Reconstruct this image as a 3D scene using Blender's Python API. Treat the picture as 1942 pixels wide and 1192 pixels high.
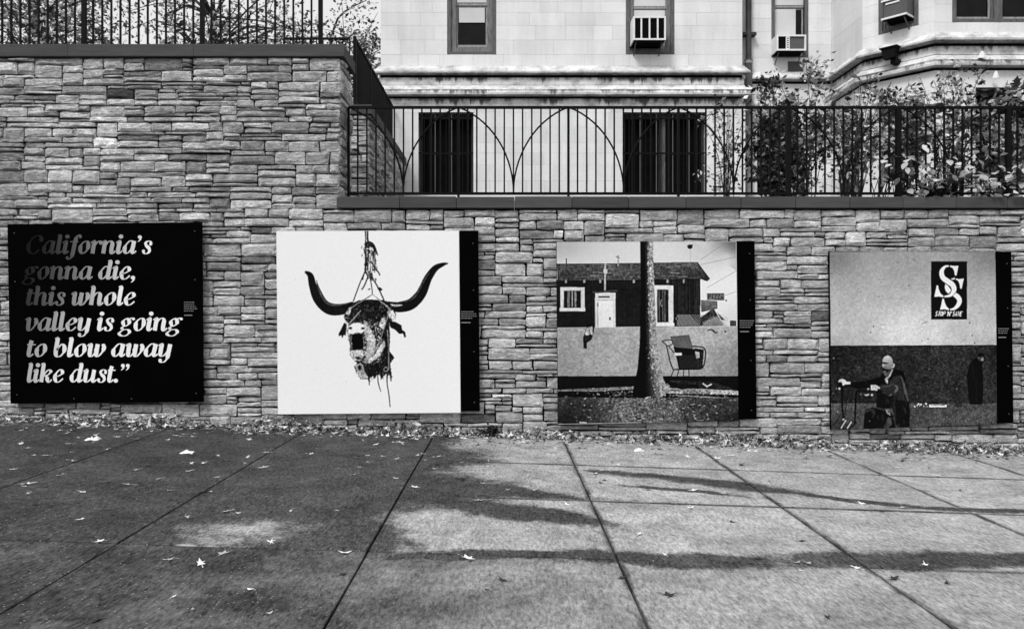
import bpy, math, random
import numpy as np
from mathutils import Vector, Matrix, noise

for o in list(bpy.data.objects):
    bpy.data.objects.remove(o)
SC = bpy.context.scene
COL = SC.collection
R = math.radians

# ------------------------------------------------------------------ camera
W, H = 1942, 1192            # photograph size, used to turn pixels into directions
F = 1550.0                   # focal length in photograph pixels
CX, CY = 958.0, 590.0        # vanishing point of the pavement joints
CAM_D, EYE = 10.0, 1.525     # metres to the stone wall, eye height above the wall foot
SLOPE = -0.0325              # pavement falls to the right

cam_data = bpy.data.cameras.new("camera")
cam = bpy.data.objects.new("camera", cam_data)
COL.objects.link(cam)
cam.location = (0, -CAM_D, EYE)
cam.rotation_euler = (R(90), 0, 0)
cam_data.sensor_width = 36
cam_data.lens = F / W * 36
cam_data.shift_x = (W / 2 - CX) / W
cam_data.shift_y = -(H / 2 - CY) / W
cam_data.clip_start = 0.05
cam_data.clip_end = 1000
SC.camera = cam

# ------------------------------------------------------------------ sky, sun, exposure
SUN_EL, SUN_AZ = 50, 212     # high and behind the photographer's left shoulder
world = bpy.data.worlds.new("World")
SC.world = world
world.use_nodes = True
wn, wl = world.node_tree.nodes, world.node_tree.links
sky = wn.new("ShaderNodeTexSky")
sky.sky_type = 'NISHITA'
sky.sun_disc = False
sky.sun_elevation = R(SUN_EL)
sky.sun_rotation = R(SUN_AZ)
sky.air_density = 1.0
sky.dust_density = 6.0
sky.ozone_density = 1.0
grey = wn.new("ShaderNodeRGBToBW")
wl.new(sky.outputs[0], grey.inputs[0])
cover = wn.new("ShaderNodeMix")          # even cloud cover over most of the clear sky
cover.inputs[0].default_value = 0.75
wl.new(grey.outputs[0], cover.inputs[2])
cover.inputs[3].default_value = 4.6
wl.new(cover.outputs[0], wn["Background"].inputs[0])
wn["Background"].inputs[1].default_value = 0.13

sun_data = bpy.data.lights.new("sun", 'SUN')
sun_data.energy = 1.3
sun_data.angle = R(14)
sun_data.color = (1, 1, 1)
sun = bpy.data.objects.new("sun", sun_data)
COL.objects.link(sun)
sdir = Vector((math.sin(R(SUN_AZ)) * math.cos(R(SUN_EL)), math.cos(R(SUN_AZ)) * math.cos(R(SUN_EL)), math.sin(R(SUN_EL))))
sun.rotation_euler = (-sdir).to_track_quat('-Z', 'Y').to_euler()
sun.location = (-6, -8, 12)

SC.view_settings.view_transform = 'Standard'
SC.view_settings.look = 'None'
SC.view_settings.exposure = 0.72
SC.view_settings.gamma = 1
SC.view_settings.use_curve_mapping = False
SC.render.engine = 'CYCLES'


# ------------------------------------------------------------------ helpers
def lin(v):
    c = v / 255.0
    return c / 12.92 if c <= 0.04045 else ((c + 0.055) / 1.055) ** 2.4


def P(px, py, Y):
    """point at depth Y (known from what the thing touches) seen at a photograph pixel"""
    k = (Y + CAM_D) / F
    return Vector(((px - CX) * k, Y, EYE - (py - CY) * k))


def XP(px, Y): return (px - CX) * (Y + CAM_D) / F
def ZP(py, Y): return EYE - (py - CY) * (Y + CAM_D) / F
def zg(x): return SLOPE * x


def G(px, py):
    d = F * EYE / ((py - CY) + SLOPE * (px - CX))
    x = (px - CX) * d / F
    return Vector((x, d - CAM_D, zg(x)))


def tag(o, label=None, cat=None, group=None, kind=None):
    if label: o["label"] = label
    if cat: o["category"] = cat
    if group: o["group"] = group
    if kind: o["kind"] = kind
    return o


def empty(name, loc=(0, 0, 0)):
    o = bpy.data.objects.new(name, None)
    o.empty_display_size = 0.2
    COL.objects.link(o)
    o.location = loc
    return o


def link_mesh(name, me, parent=None, loc=None):
    o = bpy.data.objects.new(name, me)
    COL.objects.link(o)
    if parent is not None:
        o.parent = parent
        pl = parent.matrix_basis.translation
        q = parent.parent
        off = Vector(parent.location)
        while q is not None:
            off += Vector(q.location)
            q = q.parent
        o.location = (Vector(loc) if loc else Vector((0, 0, 0))) - off
    elif loc:
        o.location = loc
    return o


def make_mesh(name, v, f, mat, tone=None, smooth=False):
    me = bpy.data.meshes.new(name)
    me.from_pydata(v, [], f)
    if tone is not None:
        a = me.attributes.new("tone", 'FLOAT', 'FACE')
        if isinstance(tone, (int, float)):
            tone = [tone] * len(f)
        a.data.foreach_set("value", tone)
    if mat: me.materials.append(mat)
    if smooth:
        me.polygons.foreach_set("use_smooth", [True] * len(me.polygons))
    me.update()
    return me


class MB:
    def __init__(self):
        self.v, self.f, self.t = [], [], []
        self.tone = 1.0

    def add(self, vs, fs):
        b = len(self.v)
        self.v += [tuple(p) for p in vs]
        self.f += [tuple(i + b for i in q) for q in fs]
        self.t += [self.tone] * len(fs)

    def box(self, x0, x1, y0, y1, z0, z1):
        self.add([(x0, y0, z0), (x1, y0, z0), (x1, y1, z0), (x0, y1, z0), (x0, y0, z1), (x1, y0, z1), (x1, y1, z1), (x0, y1, z1)],
                 [(0, 3, 2, 1), (4, 5, 6, 7), (0, 1, 5, 4), (1, 2, 6, 5), (2, 3, 7, 6), (3, 0, 4, 7)])
        return self

    def hexa(self, p):
        self.add(p, [(0, 3, 2, 1), (4, 5, 6, 7), (0, 1, 5, 4), (1, 2, 6, 5), (2, 3, 7, 6), (3, 0, 4, 7)])
        return self

    def tube(self, path, rad, n=6, cap=True):
        path = [Vector(p) for p in path]
        m = len(path)
        rads = rad if isinstance(rad, (list, tuple)) else [rad] * m
        vs, fs = [], []
        ref = Vector((0.13, 0.31, 0.94))
        for i, p in enumerate(path):
            t = (path[min(i + 1, m - 1)] - path[max(i - 1, 0)]).normalized()
            a = t.cross(ref)
            if a.length < 1e-3: a = t.cross(Vector((1, 0, 0)))
            a.normalize()
            b = t.cross(a)
            for k in range(n):
                an = 2 * math.pi * k / n
                vs.append(p + (a * math.cos(an) + b * math.sin(an)) * rads[i])
        for i in range(m - 1):
            for k in range(n):
                fs.append((i * n + k, i * n + (k + 1) % n, (i + 1) * n + (k + 1) % n, (i + 1) * n + k))
        if cap:
            fs.append(tuple(range(n)))
            fs.append(tuple((m - 1) * n + k for k in range(n - 1, -1, -1)))
        self.add(vs, fs)
        return self

    def bar(self, a, b, w, h=None):
        """square bar from a to b"""
        h = h or w
        a, b = Vector(a), Vector(b)
        t = (b - a).normalized()
        s = t.cross(Vector((0, 1, 0)))
        if s.length < 1e-3: s = Vector((1, 0, 0))
        s.normalize()
        u = t.cross(s)
        q = []
        for p in (a, b):
            for i, j in ((-1, -1), (1, -1), (1, 1), (-1, 1)):
                q.append(p + s * (i * w / 2) + u * (j * h / 2))
        self.hexa(q)
        return self

    def build(self, name, mat, parent=None, smooth=False):
        return link_mesh(name, make_mesh(name, self.v, self.f, mat, self.t, smooth), parent)


# ------------------------------------------------------------------ materials
class NT:
    def __init__(self, name):
        self.m = bpy.data.materials.new(name)
        self.m.use_nodes = True
        self.n, self.l = self.m.node_tree.nodes, self.m.node_tree.links
        self.b = self.n["Principled BSDF"]

    def node(self, typ, ins=None, **kw):
        nd = self.n.new(typ)
        for k, v in kw.items(): setattr(nd, k, v)
        for k, v in (ins or {}).items():
            if hasattr(v, "links") or isinstance(v, bpy.types.NodeSocket): self.l.new(v, nd.inputs[k])
            else: nd.inputs[k].default_value = v
        return nd

    def math(self, op, a, b=None, c=None, clamp=False):
        ins = {0: a}
        if b is not None: ins[1] = b
        if c is not None: ins[2] = c
        return self.node("ShaderNodeMath", ins, operation=op, use_clamp=clamp).outputs[0]

    def coord(self, kind="Object"):
        return self.n.new("ShaderNodeTexCoord").outputs[kind]

    def geo(self):
        return self.n.new("ShaderNodeNewGeometry").outputs["Position"]

    def mapping(self, vec, loc=(0, 0, 0), rot=(0, 0, 0), scale=(1, 1, 1), typ='POINT'):
        return self.node("ShaderNodeMapping", {"Vector": vec, "Location": loc, "Rotation": rot, "Scale": scale}, vector_type=typ).outputs[0]

    def noise(self, vec, scale, detail=4, rough=0.55, out="Fac"):
        return self.node("ShaderNodeTexNoise", {"Vector": vec, "Scale": scale, "Detail": detail, "Roughness": rough}).outputs[out]

    def rng(self, v, a, b, c=0.0, d=1.0, smooth=False):
        nd = self.node("ShaderNodeMapRange", {"Value": v, "From Min": a, "From Max": b, "To Min": c, "To Max": d})
        nd.clamp = True
        if smooth: nd.interpolation_type = 'SMOOTHSTEP'
        return nd.outputs[0]

    def attr(self, name):
        return self.node("ShaderNodeAttribute", attribute_name=name).outputs["Fac"]

    def bump(self, h, strength, dist=0.01, normal=None):
        ins = {"Height": h, "Strength": strength, "Distance": dist}
        if normal is not None: ins["Normal"] = normal
        return self.node("ShaderNodeBump", ins).outputs[0]

    def out(self, col=None, rough=0.9, normal=None, spec=0.3, metal=0.0):
        if col is not None:
            if isinstance(col, (int, float)): self.b.inputs["Base Color"].default_value = (col, col, col, 1)
            else: self.l.new(col, self.b.inputs["Base Color"])
        if isinstance(rough, (int, float)): self.b.inputs["Roughness"].default_value = rough
        else: self.l.new(rough, self.b.inputs["Roughness"])
        if normal is not None: self.l.new(normal, self.b.inputs["Normal"])
        self.b.inputs["Specular IOR Level"].default_value = spec
        self.b.inputs["Metallic"].default_value = metal
        return self.m


def mat_plain(name, v, rough=0.6, spec=0.3, var=0.15, scale=8, bump=0.0):
    t = NT(name)
    p = t.geo()
    n = t.noise(p, scale, 5)
    c = t.rng(n, 0.3, 0.7, v * (1 - var), v * (1 + var))
    nm = t.bump(t.noise(p, scale * 12, 3), bump, 0.004) if bump else None
    return t.out(c, rough, nm, spec)


def mat_tone(name, base, rough=0.9, spec=0.2, var=0.3, scale=10, bump=0.3, bscale=60, bdist=0.01, stretch=(1, 1, 1)):
    """base colour from the per-piece tone attribute, mottled by noise"""
    t = NT(name)
    p = t.mapping(t.geo(), scale=stretch)
    n = t.noise(p, scale, 6, 0.62)
    k = t.rng(n, 0.28, 0.72, 1 - var, 1 + var)
    c = t.math('MULTIPLY', t.math('MULTIPLY', t.attr("tone"), base), k)
    nm = t.bump(t.noise(p, bscale, 5, 0.65), bump, bdist) if bump else None
    return t.out(c, rough, nm, spec)


def mat_stone():
    t = NT("split_stone")
    p = t.geo()
    ps = t.mapping(p, rot=(0, R(14), 0), scale=(0.55, 1, 1.5))
    big = t.noise(p, 7, 5, 0.6)
    strata = t.noise(ps, 26, 6, 0.68)
    fine = t.noise(p, 60, 5, 0.78)
    k = t.math('MULTIPLY', t.rng(big, 0.3, 0.7, 0.78, 1.22), t.rng(strata, 0.3, 0.7, 0.50, 1.5))
    k = t.math('MULTIPLY', k, t.rng(fine, 0.3, 0.7, 0.60, 1.42))
    runoff = t.noise(t.mapping(p, scale=(1.1, 1.1, 0.45)), 1.0, 5, 0.6)
    k = t.math('MULTIPLY', k, t.rng(runoff, 0.34, 0.62, 0.72, 1.08))
    c = t.math('MULTIPLY', t.attr("tone"), k)
    chip = t.noise(t.mapping(p, rot=(0, R(-25), 0), scale=(0.6, 1, 1.3)), 48, 5, 0.75)
    h = t.math('ADD', t.math('ADD', strata, t.math('MULTIPLY', chip, 0.5)), t.math('MULTIPLY', fine, 0.22))
    return t.out(c, 0.95, t.bump(h, 0.9, 0.045), 0.12)


def mat_limestone(name="limestone", base=0.69):
    t = NT(name)
    p = t.geo()
    n = t.noise(p, 1.1, 5, 0.6)
    f = t.noise(p, 30, 5, 0.65)
    streak = t.noise(t.mapping(p, scale=(6, 6, 0.5)), 1.0, 4, 0.6)
    k = t.math('MULTIPLY', t.rng(n, 0.3, 0.7, 0.90, 1.07), t.rng(f, 0.3, 0.7, 0.94, 1.06))
    k = t.math('MULTIPLY', k, t.rng(streak, 0.3, 0.7, 0.93, 1.04))
    c = t.math('MULTIPLY', t.math('MULTIPLY', t.attr("tone"), base), k)
    return t.out(c, 0.92, t.bump(f, 0.25, 0.01), 0.15)


def mat_stained(name, ztop, depth):
    """limestone with black crust and drip streaks hanging from the drip edge above it"""
    t = NT(name)
    p = t.geo()
    z = t.node("ShaderNodeSeparateXYZ", {0: p}).outputs[2]
    run = t.noise(t.mapping(p, scale=(9, 9, 0.9)), 1.0, 5, 0.65)
    big = t.noise(t.mapping(p, scale=(1, 1, 0.4)), 1.3, 3, 0.6)
    below = t.math('SUBTRACT', ztop, z)
    reach = t.math('MULTIPLY', t.math('MULTIPLY', t.rng(run, 0.38, 0.68, 0.08, 1.0), t.rng(big, 0.32, 0.62, 0.15, 1.2)), depth)
    m = t.rng(t.math('SUBTRACT', below, reach), -0.05, 0.06, 1.0, 0.0, smooth=True)
    m = t.math('MULTIPLY', t.math('MULTIPLY', m, 0.93), t.rng(below, -0.012, 0.006, 0.0, 1.0))
    f = t.noise(p, 30, 5, 0.65)
    soot = t.rng(t.noise(t.mapping(p, scale=(1, 1, 1.6)), 3.0, 6, 0.72), 0.44, 0.66, 1.05, 0.5)
    clean = t.math('MULTIPLY', t.math('MULTIPLY', t.math('MULTIPLY', t.attr("tone"), 0.66), t.rng(f, 0.3, 0.7, 0.9, 1.1)), soot)
    mix = t.node("ShaderNodeMix", {0: m, 2: clean, 3: 0.045})
    return t.out(mix.outputs[0], 0.92, t.bump(f, 0.3, 0.01), 0.15)


def ellipse_params(px, py, ax, ay):
    c = G(px, py)
    rx = abs(G(px + ax, py).x - G(px - ax, py).x) / 2
    ry = abs(G(px, py - ay).y - G(px, py + ay).y) / 2
    return c, rx, ry


def mat_concrete():
    """dry pale concrete with damp dark areas left by water standing and running on it"""
    t = NT("pavement_concrete")
    p0 = t.geo()
    wv = t.node("ShaderNodeTexNoise", {"Vector": p0, "Scale": 1.3, "Detail": 4, "Roughness": 0.6}).outputs["Color"]
    off = t.node("ShaderNodeVectorMath", {0: wv, 1: (0.5, 0.5, 0.5)}, operation='SUBTRACT').outputs[0]
    off = t.node("ShaderNodeVectorMath", {0: off, 1: (0.75, 0.42, 0.0)}, operation='MULTIPLY').outputs[0]
    p = t.node("ShaderNodeVectorMath", {0: p0, 1: off}, operation='ADD').outputs[0]
    p = t.node("ShaderNodeVectorMath", {0: p, 1: (1, 1, 0)}, operation='MULTIPLY').outputs[0]
    sx = t.node("ShaderNodeSeparateXYZ", {0: p})
    x, y = sx.outputs[0], sx.outputs[1]
    far = t.rng(t.node("ShaderNodeSeparateXYZ", {0: p0}).outputs[1], -4.904, -4.896, 0, 1)

    def blob(px, py, ax, ay, rot=0, soft=0.45):
        c, rx, ry = ellipse_params(px, py, ax, ay)
        v = t.mapping(p, loc=(c.x, c.y, 0), rot=(0, 0, R(rot)), scale=(rx, ry, 1), typ='TEXTURE')
        l = t.node("ShaderNodeVectorMath", {0: v}, operation='LENGTH').outputs["Value"]
        return t.rng(l, 1 - soft, 1 + soft, 1, 0, smooth=True)

    def run(x1, y1, x2, y2, hw, soft=0.6):
        """damp or dry streak between two points, half-width in metres"""
        a, b = G(x1, y1), G(x2, y2)
        c, d = (a + b) / 2, b - a
        v = t.mapping(p, loc=(c.x, c.y, 0), rot=(0, 0, math.atan2(d.y, d.x)), scale=(math.hypot(d.x, d.y) / 2 + hw * 0.5, hw, 1), typ='TEXTURE')
        l = t.node("ShaderNodeVectorMath", {0: v}, operation='LENGTH').outputs["Value"]
        return t.rng(l, 1 - soft, 1 + soft, 1, 0, smooth=True)

    MX = lambda a, b: t.math('MAXIMUM', a, b)
    CUT = lambda a, b: t.math('MULTIPLY', a, t.math('SUBTRACT', 1.0, b))
    near = t.math('SUBTRACT', 1.0, far)
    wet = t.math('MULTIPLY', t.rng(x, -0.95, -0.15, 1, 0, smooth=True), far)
    wet = CUT(wet, t.math('MULTIPLY', blob(455, 1008, 105, 24, 0, .7), 0.62))
    wet = CUT(wet, t.math('MULTIPLY', run(770, 978, 960, 1020, 0.26), 0.7))
    for d in [(700, 905, 1120, 945, 0.24), (820, 945, 1150, 998, 0.25), (640, 920, 900, 925, 0.75), (650, 870, 850, 866, 0.9)]: wet = MX(wet, run(*d))
    wet = CUT(wet, run(850, 1012, 1165, 1026, 0.24))
    wet = CUT(wet, run(985, 948, 1130, 950, 0.07))
    wet = CUT(wet, run(890, 886, 1140, 905, 0.20))
    wet = CUT(wet, run(330, 1029, 430, 1033, 0.035))
    for d in [(640, 1052, 1300, 1056, 0.10), (1050, 1060, 1500, 1062, 0.19), (1400, 1063, 2100, 1062, 0.20), (1150, 893, 1540, 936, 0.19), (1180, 920, 1420, 940, 0.07), (1480, 930, 1760, 966, 0.10), (1700, 962, 1990, 968, 0.09)]: wet = MX(wet, t.math('MULTIPLY', run(*d), 0.95))
    edge_n = t.math('ADD', t.math('MULTIPLY', t.noise(p0, 5.0, 6, 0.7), 0.6), t.math('MULTIPLY', t.noise(p0, 45.0, 3, 0.7), 0.4))
    wet = t.rng(t.math('ADD', wet, t.rng(edge_n, 0.3, 0.7, -0.42, 0.42)), 0.16, 0.84, 0, 1, smooth=True)
    # nearer row of slabs: damp to the left, drying in blotches to the right
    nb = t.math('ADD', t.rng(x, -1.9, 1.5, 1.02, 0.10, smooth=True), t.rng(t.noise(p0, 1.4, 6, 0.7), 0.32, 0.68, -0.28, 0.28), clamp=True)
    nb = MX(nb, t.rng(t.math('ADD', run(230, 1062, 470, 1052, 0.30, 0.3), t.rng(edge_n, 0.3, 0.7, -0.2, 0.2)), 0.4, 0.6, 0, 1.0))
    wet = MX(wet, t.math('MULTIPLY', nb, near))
    xs_ = t.math('ADD', t.math('MULTIPLY', t.node("ShaderNodeSeparateXYZ", {0: p0}).outputs[0], 0.86), t.math('MULTIPLY', x, 0.14))
    # seepage along the joints between slabs
    gx = t.math('ABSOLUTE', t.math('SUBTRACT', t.math('FRACT', t.math('ADD', t.math('DIVIDE', t.math('ADD', xs_, 0.86 - 1.56 * 20), 1.56), 50.5)), 0.5))
    seep = t.math('MULTIPLY', t.rng(gx, 0.006, 0.030, 0.9, 0.0, smooth=True), t.rng(t.noise(p0, 2.3, 3), 0.33, 0.58, 0.35, 1))
    wet = t.math('MAXIMUM', wet, seep)
    ys_ = t.node("ShaderNodeSeparateXYZ", {0: p0}).outputs[1]
    for yj, k_ in ((-1.765, 0.95), (-3.33, 1.0), (-4.9, 0.7)):
        ln = t.math('MULTIPLY', t.rng(t.math('ABSOLUTE', t.math('SUBTRACT', ys_, yj)), 0.013, 0.046, k_, 0.0), t.rng(t.noise(p0, 3.1, 4), 0.3, 0.5, 0.55, 1))
        wet = t.math('MAXIMUM', wet, t.math('MULTIPLY', ln, t.rng(x, -1.2, -0.4, 0.25, 1)))
    spot = t.node("ShaderNodeTexVoronoi", {"Vector": p0, "Scale": 2.6}, feature='F1')
    gum = t.math('MULTIPLY', t.rng(spot.outputs["Distance"], 0.045, 0.07, 0.5, 0), t.rng(t.node("ShaderNodeSeparateColor", {0: spot.outputs["Color"]}).outputs[1], 0.45, 0.5, 0, 1))
    wet = t.math('MAXIMUM', wet, gum)
    n1 = t.noise(p0, 2.2, 6, 0.65)
    n2 = t.math('ADD', t.math('MULTIPLY', t.noise(t.mapping(p0, scale=(1.5, 0.42, 1)), 34, 4, 0.85), 0.8), t.math('MULTIPLY', t.noise(p0, 9, 5, 0.75), 0.2))
    scr = t.noise(t.mapping(p0, scale=(3, 14, 1)), 1.5, 5, 0.7)
    vor = t.node("ShaderNodeTexVoronoi", {"Vector": p0, "Scale": 42.0}, feature='F1')
    speck = t.math('MULTIPLY', t.rng(vor.outputs["Distance"], 0.10, 0.26, 1, 0), t.rng(t.node("ShaderNodeSeparateColor", {0: vor.outputs["Color"]}).outputs[0], 0.62, 0.8, 0, 1))
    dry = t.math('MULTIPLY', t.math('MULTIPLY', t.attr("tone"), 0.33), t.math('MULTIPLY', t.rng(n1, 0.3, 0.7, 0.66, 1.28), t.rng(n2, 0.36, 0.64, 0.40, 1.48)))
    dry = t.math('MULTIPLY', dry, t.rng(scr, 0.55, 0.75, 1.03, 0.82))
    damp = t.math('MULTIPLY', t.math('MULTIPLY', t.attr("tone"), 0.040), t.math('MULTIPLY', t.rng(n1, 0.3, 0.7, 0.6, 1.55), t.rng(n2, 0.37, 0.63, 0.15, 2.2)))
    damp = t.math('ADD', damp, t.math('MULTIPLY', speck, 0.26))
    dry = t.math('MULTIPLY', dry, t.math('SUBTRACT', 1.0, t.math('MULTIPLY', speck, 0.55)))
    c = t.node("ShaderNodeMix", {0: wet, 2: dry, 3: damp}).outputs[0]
    rough = t.rng(wet, 0, 1, 0.95, 0.75)
    return t.out(c, rough, t.bump(n2, 0.35, 0.006), 0.08)


def mat_print():
    """ink on panel: tone and grain come with the printed shapes"""
    t = NT("printed_ink")
    p = t.geo()
    tone, grain = t.attr("tone"), t.attr("grain")
    a = t.noise(p, 22, 6, 0.7)
    b = t.noise(t.mapping(p, rot=(0, R(20), 0)), 48, 4, 0.75)
    mixn = t.math('ADD', t.math('MULTIPLY', a, 0.55), t.math('MULTIPLY', b, 0.45))
    d = t.math('MULTIPLY', t.rng(mixn, 0.34, 0.66, -1, 1), grain)
    c = t.math('MULTIPLY', tone, t.math('POWER', 2.0, t.math('MULTIPLY', d, 2.0)))
    c = t.math('MINIMUM', c, 0.76)
    return t.out(c, 0.5, None, 0.12)


def mat_leaf(name, base, transl=0.25):
    t = NT(name)
    c = t.math('MULTIPLY', t.attr("tone"), base)
    t.out(c, 0.65, None, 0.25)
    tr = t.node("ShaderNodeBsdfTranslucent", {"Color": c})
    mx = t.node("ShaderNodeMixShader", {0: transl, 1: t.b.outputs[0], 2: tr.outputs[0]})
    t.l.new(mx.outputs[0], t.n["Material Output"].inputs["Surface"])
    return t.m


def mat_glass(name, v=0.01, rough=0.04):
    t = NT(name)
    p = t.geo()
    n = t.noise(p, 3.5, 2, 0.5)
    return t.out(t.rng(n, 0.3, 0.7, v * 0.6, v * 1.5), rough, t.bump(n, 0.05, 0.02), 0.12)


def mat_ink():
    t = NT('photographic_print')
    return t.out(t.attr('tone'), 0.5, None, 0.06)


M = {
    'ink': mat_ink(),
    'stone': mat_stone(),
    'mortar_and_slot_shade': mat_plain("dark_joint_mortar_and_slot_shade", 0.006, 0.95, 0.1, 0.4, 30),
    'bluestone': mat_tone("bluestone_coping", 0.055, 0.85, 0.25, 0.22, 6, 0.25, 60, 0.006, (0.4, 1, 3)),
    'limestone': mat_limestone(),
    'joint': mat_plain("limestone_joint", 0.42, 0.95, 0.1, 0.2, 6),
    'iron': mat_plain("black_painted_iron", 0.005, 0.6, 0.07, 0.3, 20, 0.1),
    'concrete': mat_concrete(),
    'soil': mat_plain("dark_joint_soil", 0.010, 0.95, 0.05, 0.5, 40),
    'earth': mat_plain("planting_soil", 0.05, 0.95, 0.1, 0.4, 8, 0.4),
    'asphalt': mat_plain("asphalt", 0.05, 0.9, 0.2, 0.3, 40, 0.3),
    'board_black': mat_plain("black_panel_lacquer", 0.0009, 0.5, 0.012, 0.3, 3),
    'board_white': mat_plain("white_panel_edge", 0.70, 0.5, 0.3, 0.05, 6),
    'print': mat_print(),
    'screw': mat_plain("dull_screw_head", 0.05, 0.5, 0.3, 0.2, 30),
    'wood': mat_tone("weathered_window_wood", 0.105, 0.8, 0.2, 0.5, 9, 0.4, 50, 0.01, (5, 5, 0.6)),
    'whitepaint': mat_plain("white_enamel", 0.72, 0.4, 0.4, 0.08, 8),
    'greymetal': mat_plain("grey_vent_metal", 0.085, 0.6, 0.3, 0.15, 30),
    'black': mat_plain("black_void_and_shade", 0.004, 0.9, 0.05, 0.2, 8),
    'blind_or_reflection': mat_plain("roller_blind_or_reflection", 0.55, 0.8, 0.1, 0.1, 2),
    'glass': mat_glass("window_glass", 0.006, 0.05),
    'bark': mat_tone("bark", 0.045, 0.95, 0.1, 0.4, 25, 0.5, 60, 0.01),
    'leaf': mat_leaf("living_leaf", 1.0),
    'dryleaf': mat_leaf("fallen_leaf", 1.0, 0.1),
    'pipe_dark': mat_plain("sooty_pipe", 0.035, 0.7, 0.3, 0.3, 6),
    'pipe_light': mat_plain("painted_pipe", 0.24, 0.6, 0.3, 0.2, 6),
    'paper': mat_plain("crumpled_paper", 0.75, 0.8, 0.2, 0.1, 20, 0.3),
}


# ------------------------------------------------------------------ ground and pavement
ground = MB()
ground.add([(-90, -80, zg(-90) - 0.045), (90, -80, zg(90) - 0.045), (90, 0.3, zg(90) - 0.045), (-90, 0.3, zg(-90) - 0.045)], [(0, 1, 2, 3)])
tag(ground.build("ground", M['soil']), kind="structure")
road = MB()
road.add([(-90, -80, zg(-90) - 0.13), (90, -80, zg(90) - 0.13), (90, -11.2, zg(90) - 0.13), (-90, -11.2, zg(-90) - 0.13)], [(0, 1, 2, 3)])
for i, q in enumerate(road.v): road.v[i] = (q[0], q[1], q[2] + 0.105)
tag(road.build("road", M['asphalt']), kind="structure")

pavement = empty("pavement")
tag(pavement, kind="structure")
rs = random.Random(5)


def slab(x0, x1, y0, y1, gx0, gx1, gy0, gy1, tone):
    b = 0.003
    def z(x, dz): return zg(x) + dz
    xs0, xs1, ys0, ys1 = x0 + gx0, x1 - gx1, y0 + gy0, y1 - gy1
    dz = rs.uniform(-0.002, 0.002)
    v, f = [], []
    xs0 += rs.uniform(-.003, .003); xs1 += rs.uniform(-.003, .003)
    for (i, dd) in ((0.0, -0.06), (0.0, -b + dz), (b, dz)):
        for (x, y) in ((xs0 + i, ys0 + i), (xs1 - i, ys0 + i), (xs1 - i, ys1 - i), (xs0 + i, ys1 - i)):
            v.append((x, y, z(x, dd)))
    for r_ in (0, 4):
        for k in range(4):
            f.append((r_ + k, r_ + (k + 1) % 4, r_ + 4 + (k + 1) % 4, r_ + 4 + k))
    f.append((8, 9, 10, 11))
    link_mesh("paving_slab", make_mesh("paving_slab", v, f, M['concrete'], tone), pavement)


XJ = [-0.86 + 1.56 * k for k in range(-7, 9)]
YJ = [-11.1, -9.6, -8.04, -6.47, -4.9, -3.33, -1.765, 0.02]
for i in range(len(XJ) - 1):
    x0, x1 = XJ[i], XJ[i + 1]
    rows = list(YJ)
    if x1 < -0.8:
        rows = [y for y in YJ if y not in (-3.33, -1.765)]
    g = 0.008 if x0 < 1.5 else 0.010
    for j in range(len(rows) - 1):
        y0, y1 = rows[j], rows[j + 1]
        thin = 0.007
        gy0 = 0.008 if y0 == -4.9 else thin
        gy1 = 0.008 if y1 == -4.9 else thin
        slab(x0, x1, y0, y1, g, 0.008 if x1 < 1.5 else 0.010, gy0, gy1, rs.uniform(0.94, 1.06))

# ------------------------------------------------------------------ split stone walls
PANELS = [
    [(14, 425), (382, 421), (385, 762), (20, 765)],
    [(524, 438), (907, 437), (910, 782), (527, 785)],
    [(1055, 458), (1431, 457), (1435, 797), (1058, 805)],
    [(1573, 476), (1918, 477), (1922, 803), (1576, 815)],
]
PRECT = [(XP(q[3][0], 0), XP(q[1][0], 0), ZP(q[3][1], 0), ZP(q[0][1], 0)) for q in PANELS]


def pack(u0, u1, z0, z1, rng):
    c, qz = 0.042, 0.0225
    n = max(1, int(round((u1 - u0) / c)))
    c = (u1 - u0) / n
    top = int(round((z1 - z0) / qz))
    h = [0] * n
    out = []
    while True:
        m = min(h)
        if m >= top: break
        i = h.index(m)
        j = i
        while j < n and h[j] == m: j += 1
        seg = j - i
        hl = h[i - 1] if i > 0 else 10 ** 6
        hr = h[j] if j < n else 10 ** 6
        Hh = rng.choices([2, 3, 4, 5, 6, 7, 8], [7, 19, 26, 23, 13, 6, 2])[0]
        for hn in (hl, hr):
            if 2 <= hn - m <= 8 and rng.random() < 0.36: Hh = hn - m
        if Hh <= 3: Wd = rng.randint(5, 15)
        elif Hh <= 5: Wd = rng.randint(5, 13)
        else: Wd = rng.randint(6, 12)
        if seg <= 3:
            Wd = seg
            Hh = min(max(2, min(hl, hr) - m), 8) if min(hl, hr) < 10 ** 5 else Hh
        elif seg - Wd < 3:
            Wd = seg if seg <= 14 else seg // 2
        Wd = min(Wd, seg)
        if top - (m + Hh) < 2: Hh = top - m
        for k in range(i, i + Wd): h[k] = m + Hh
        out.append((u0 + i * c, u0 + (i + Wd) * c, z0 + m * qz, z0 + (m + Hh) * qz))
    return out


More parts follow.
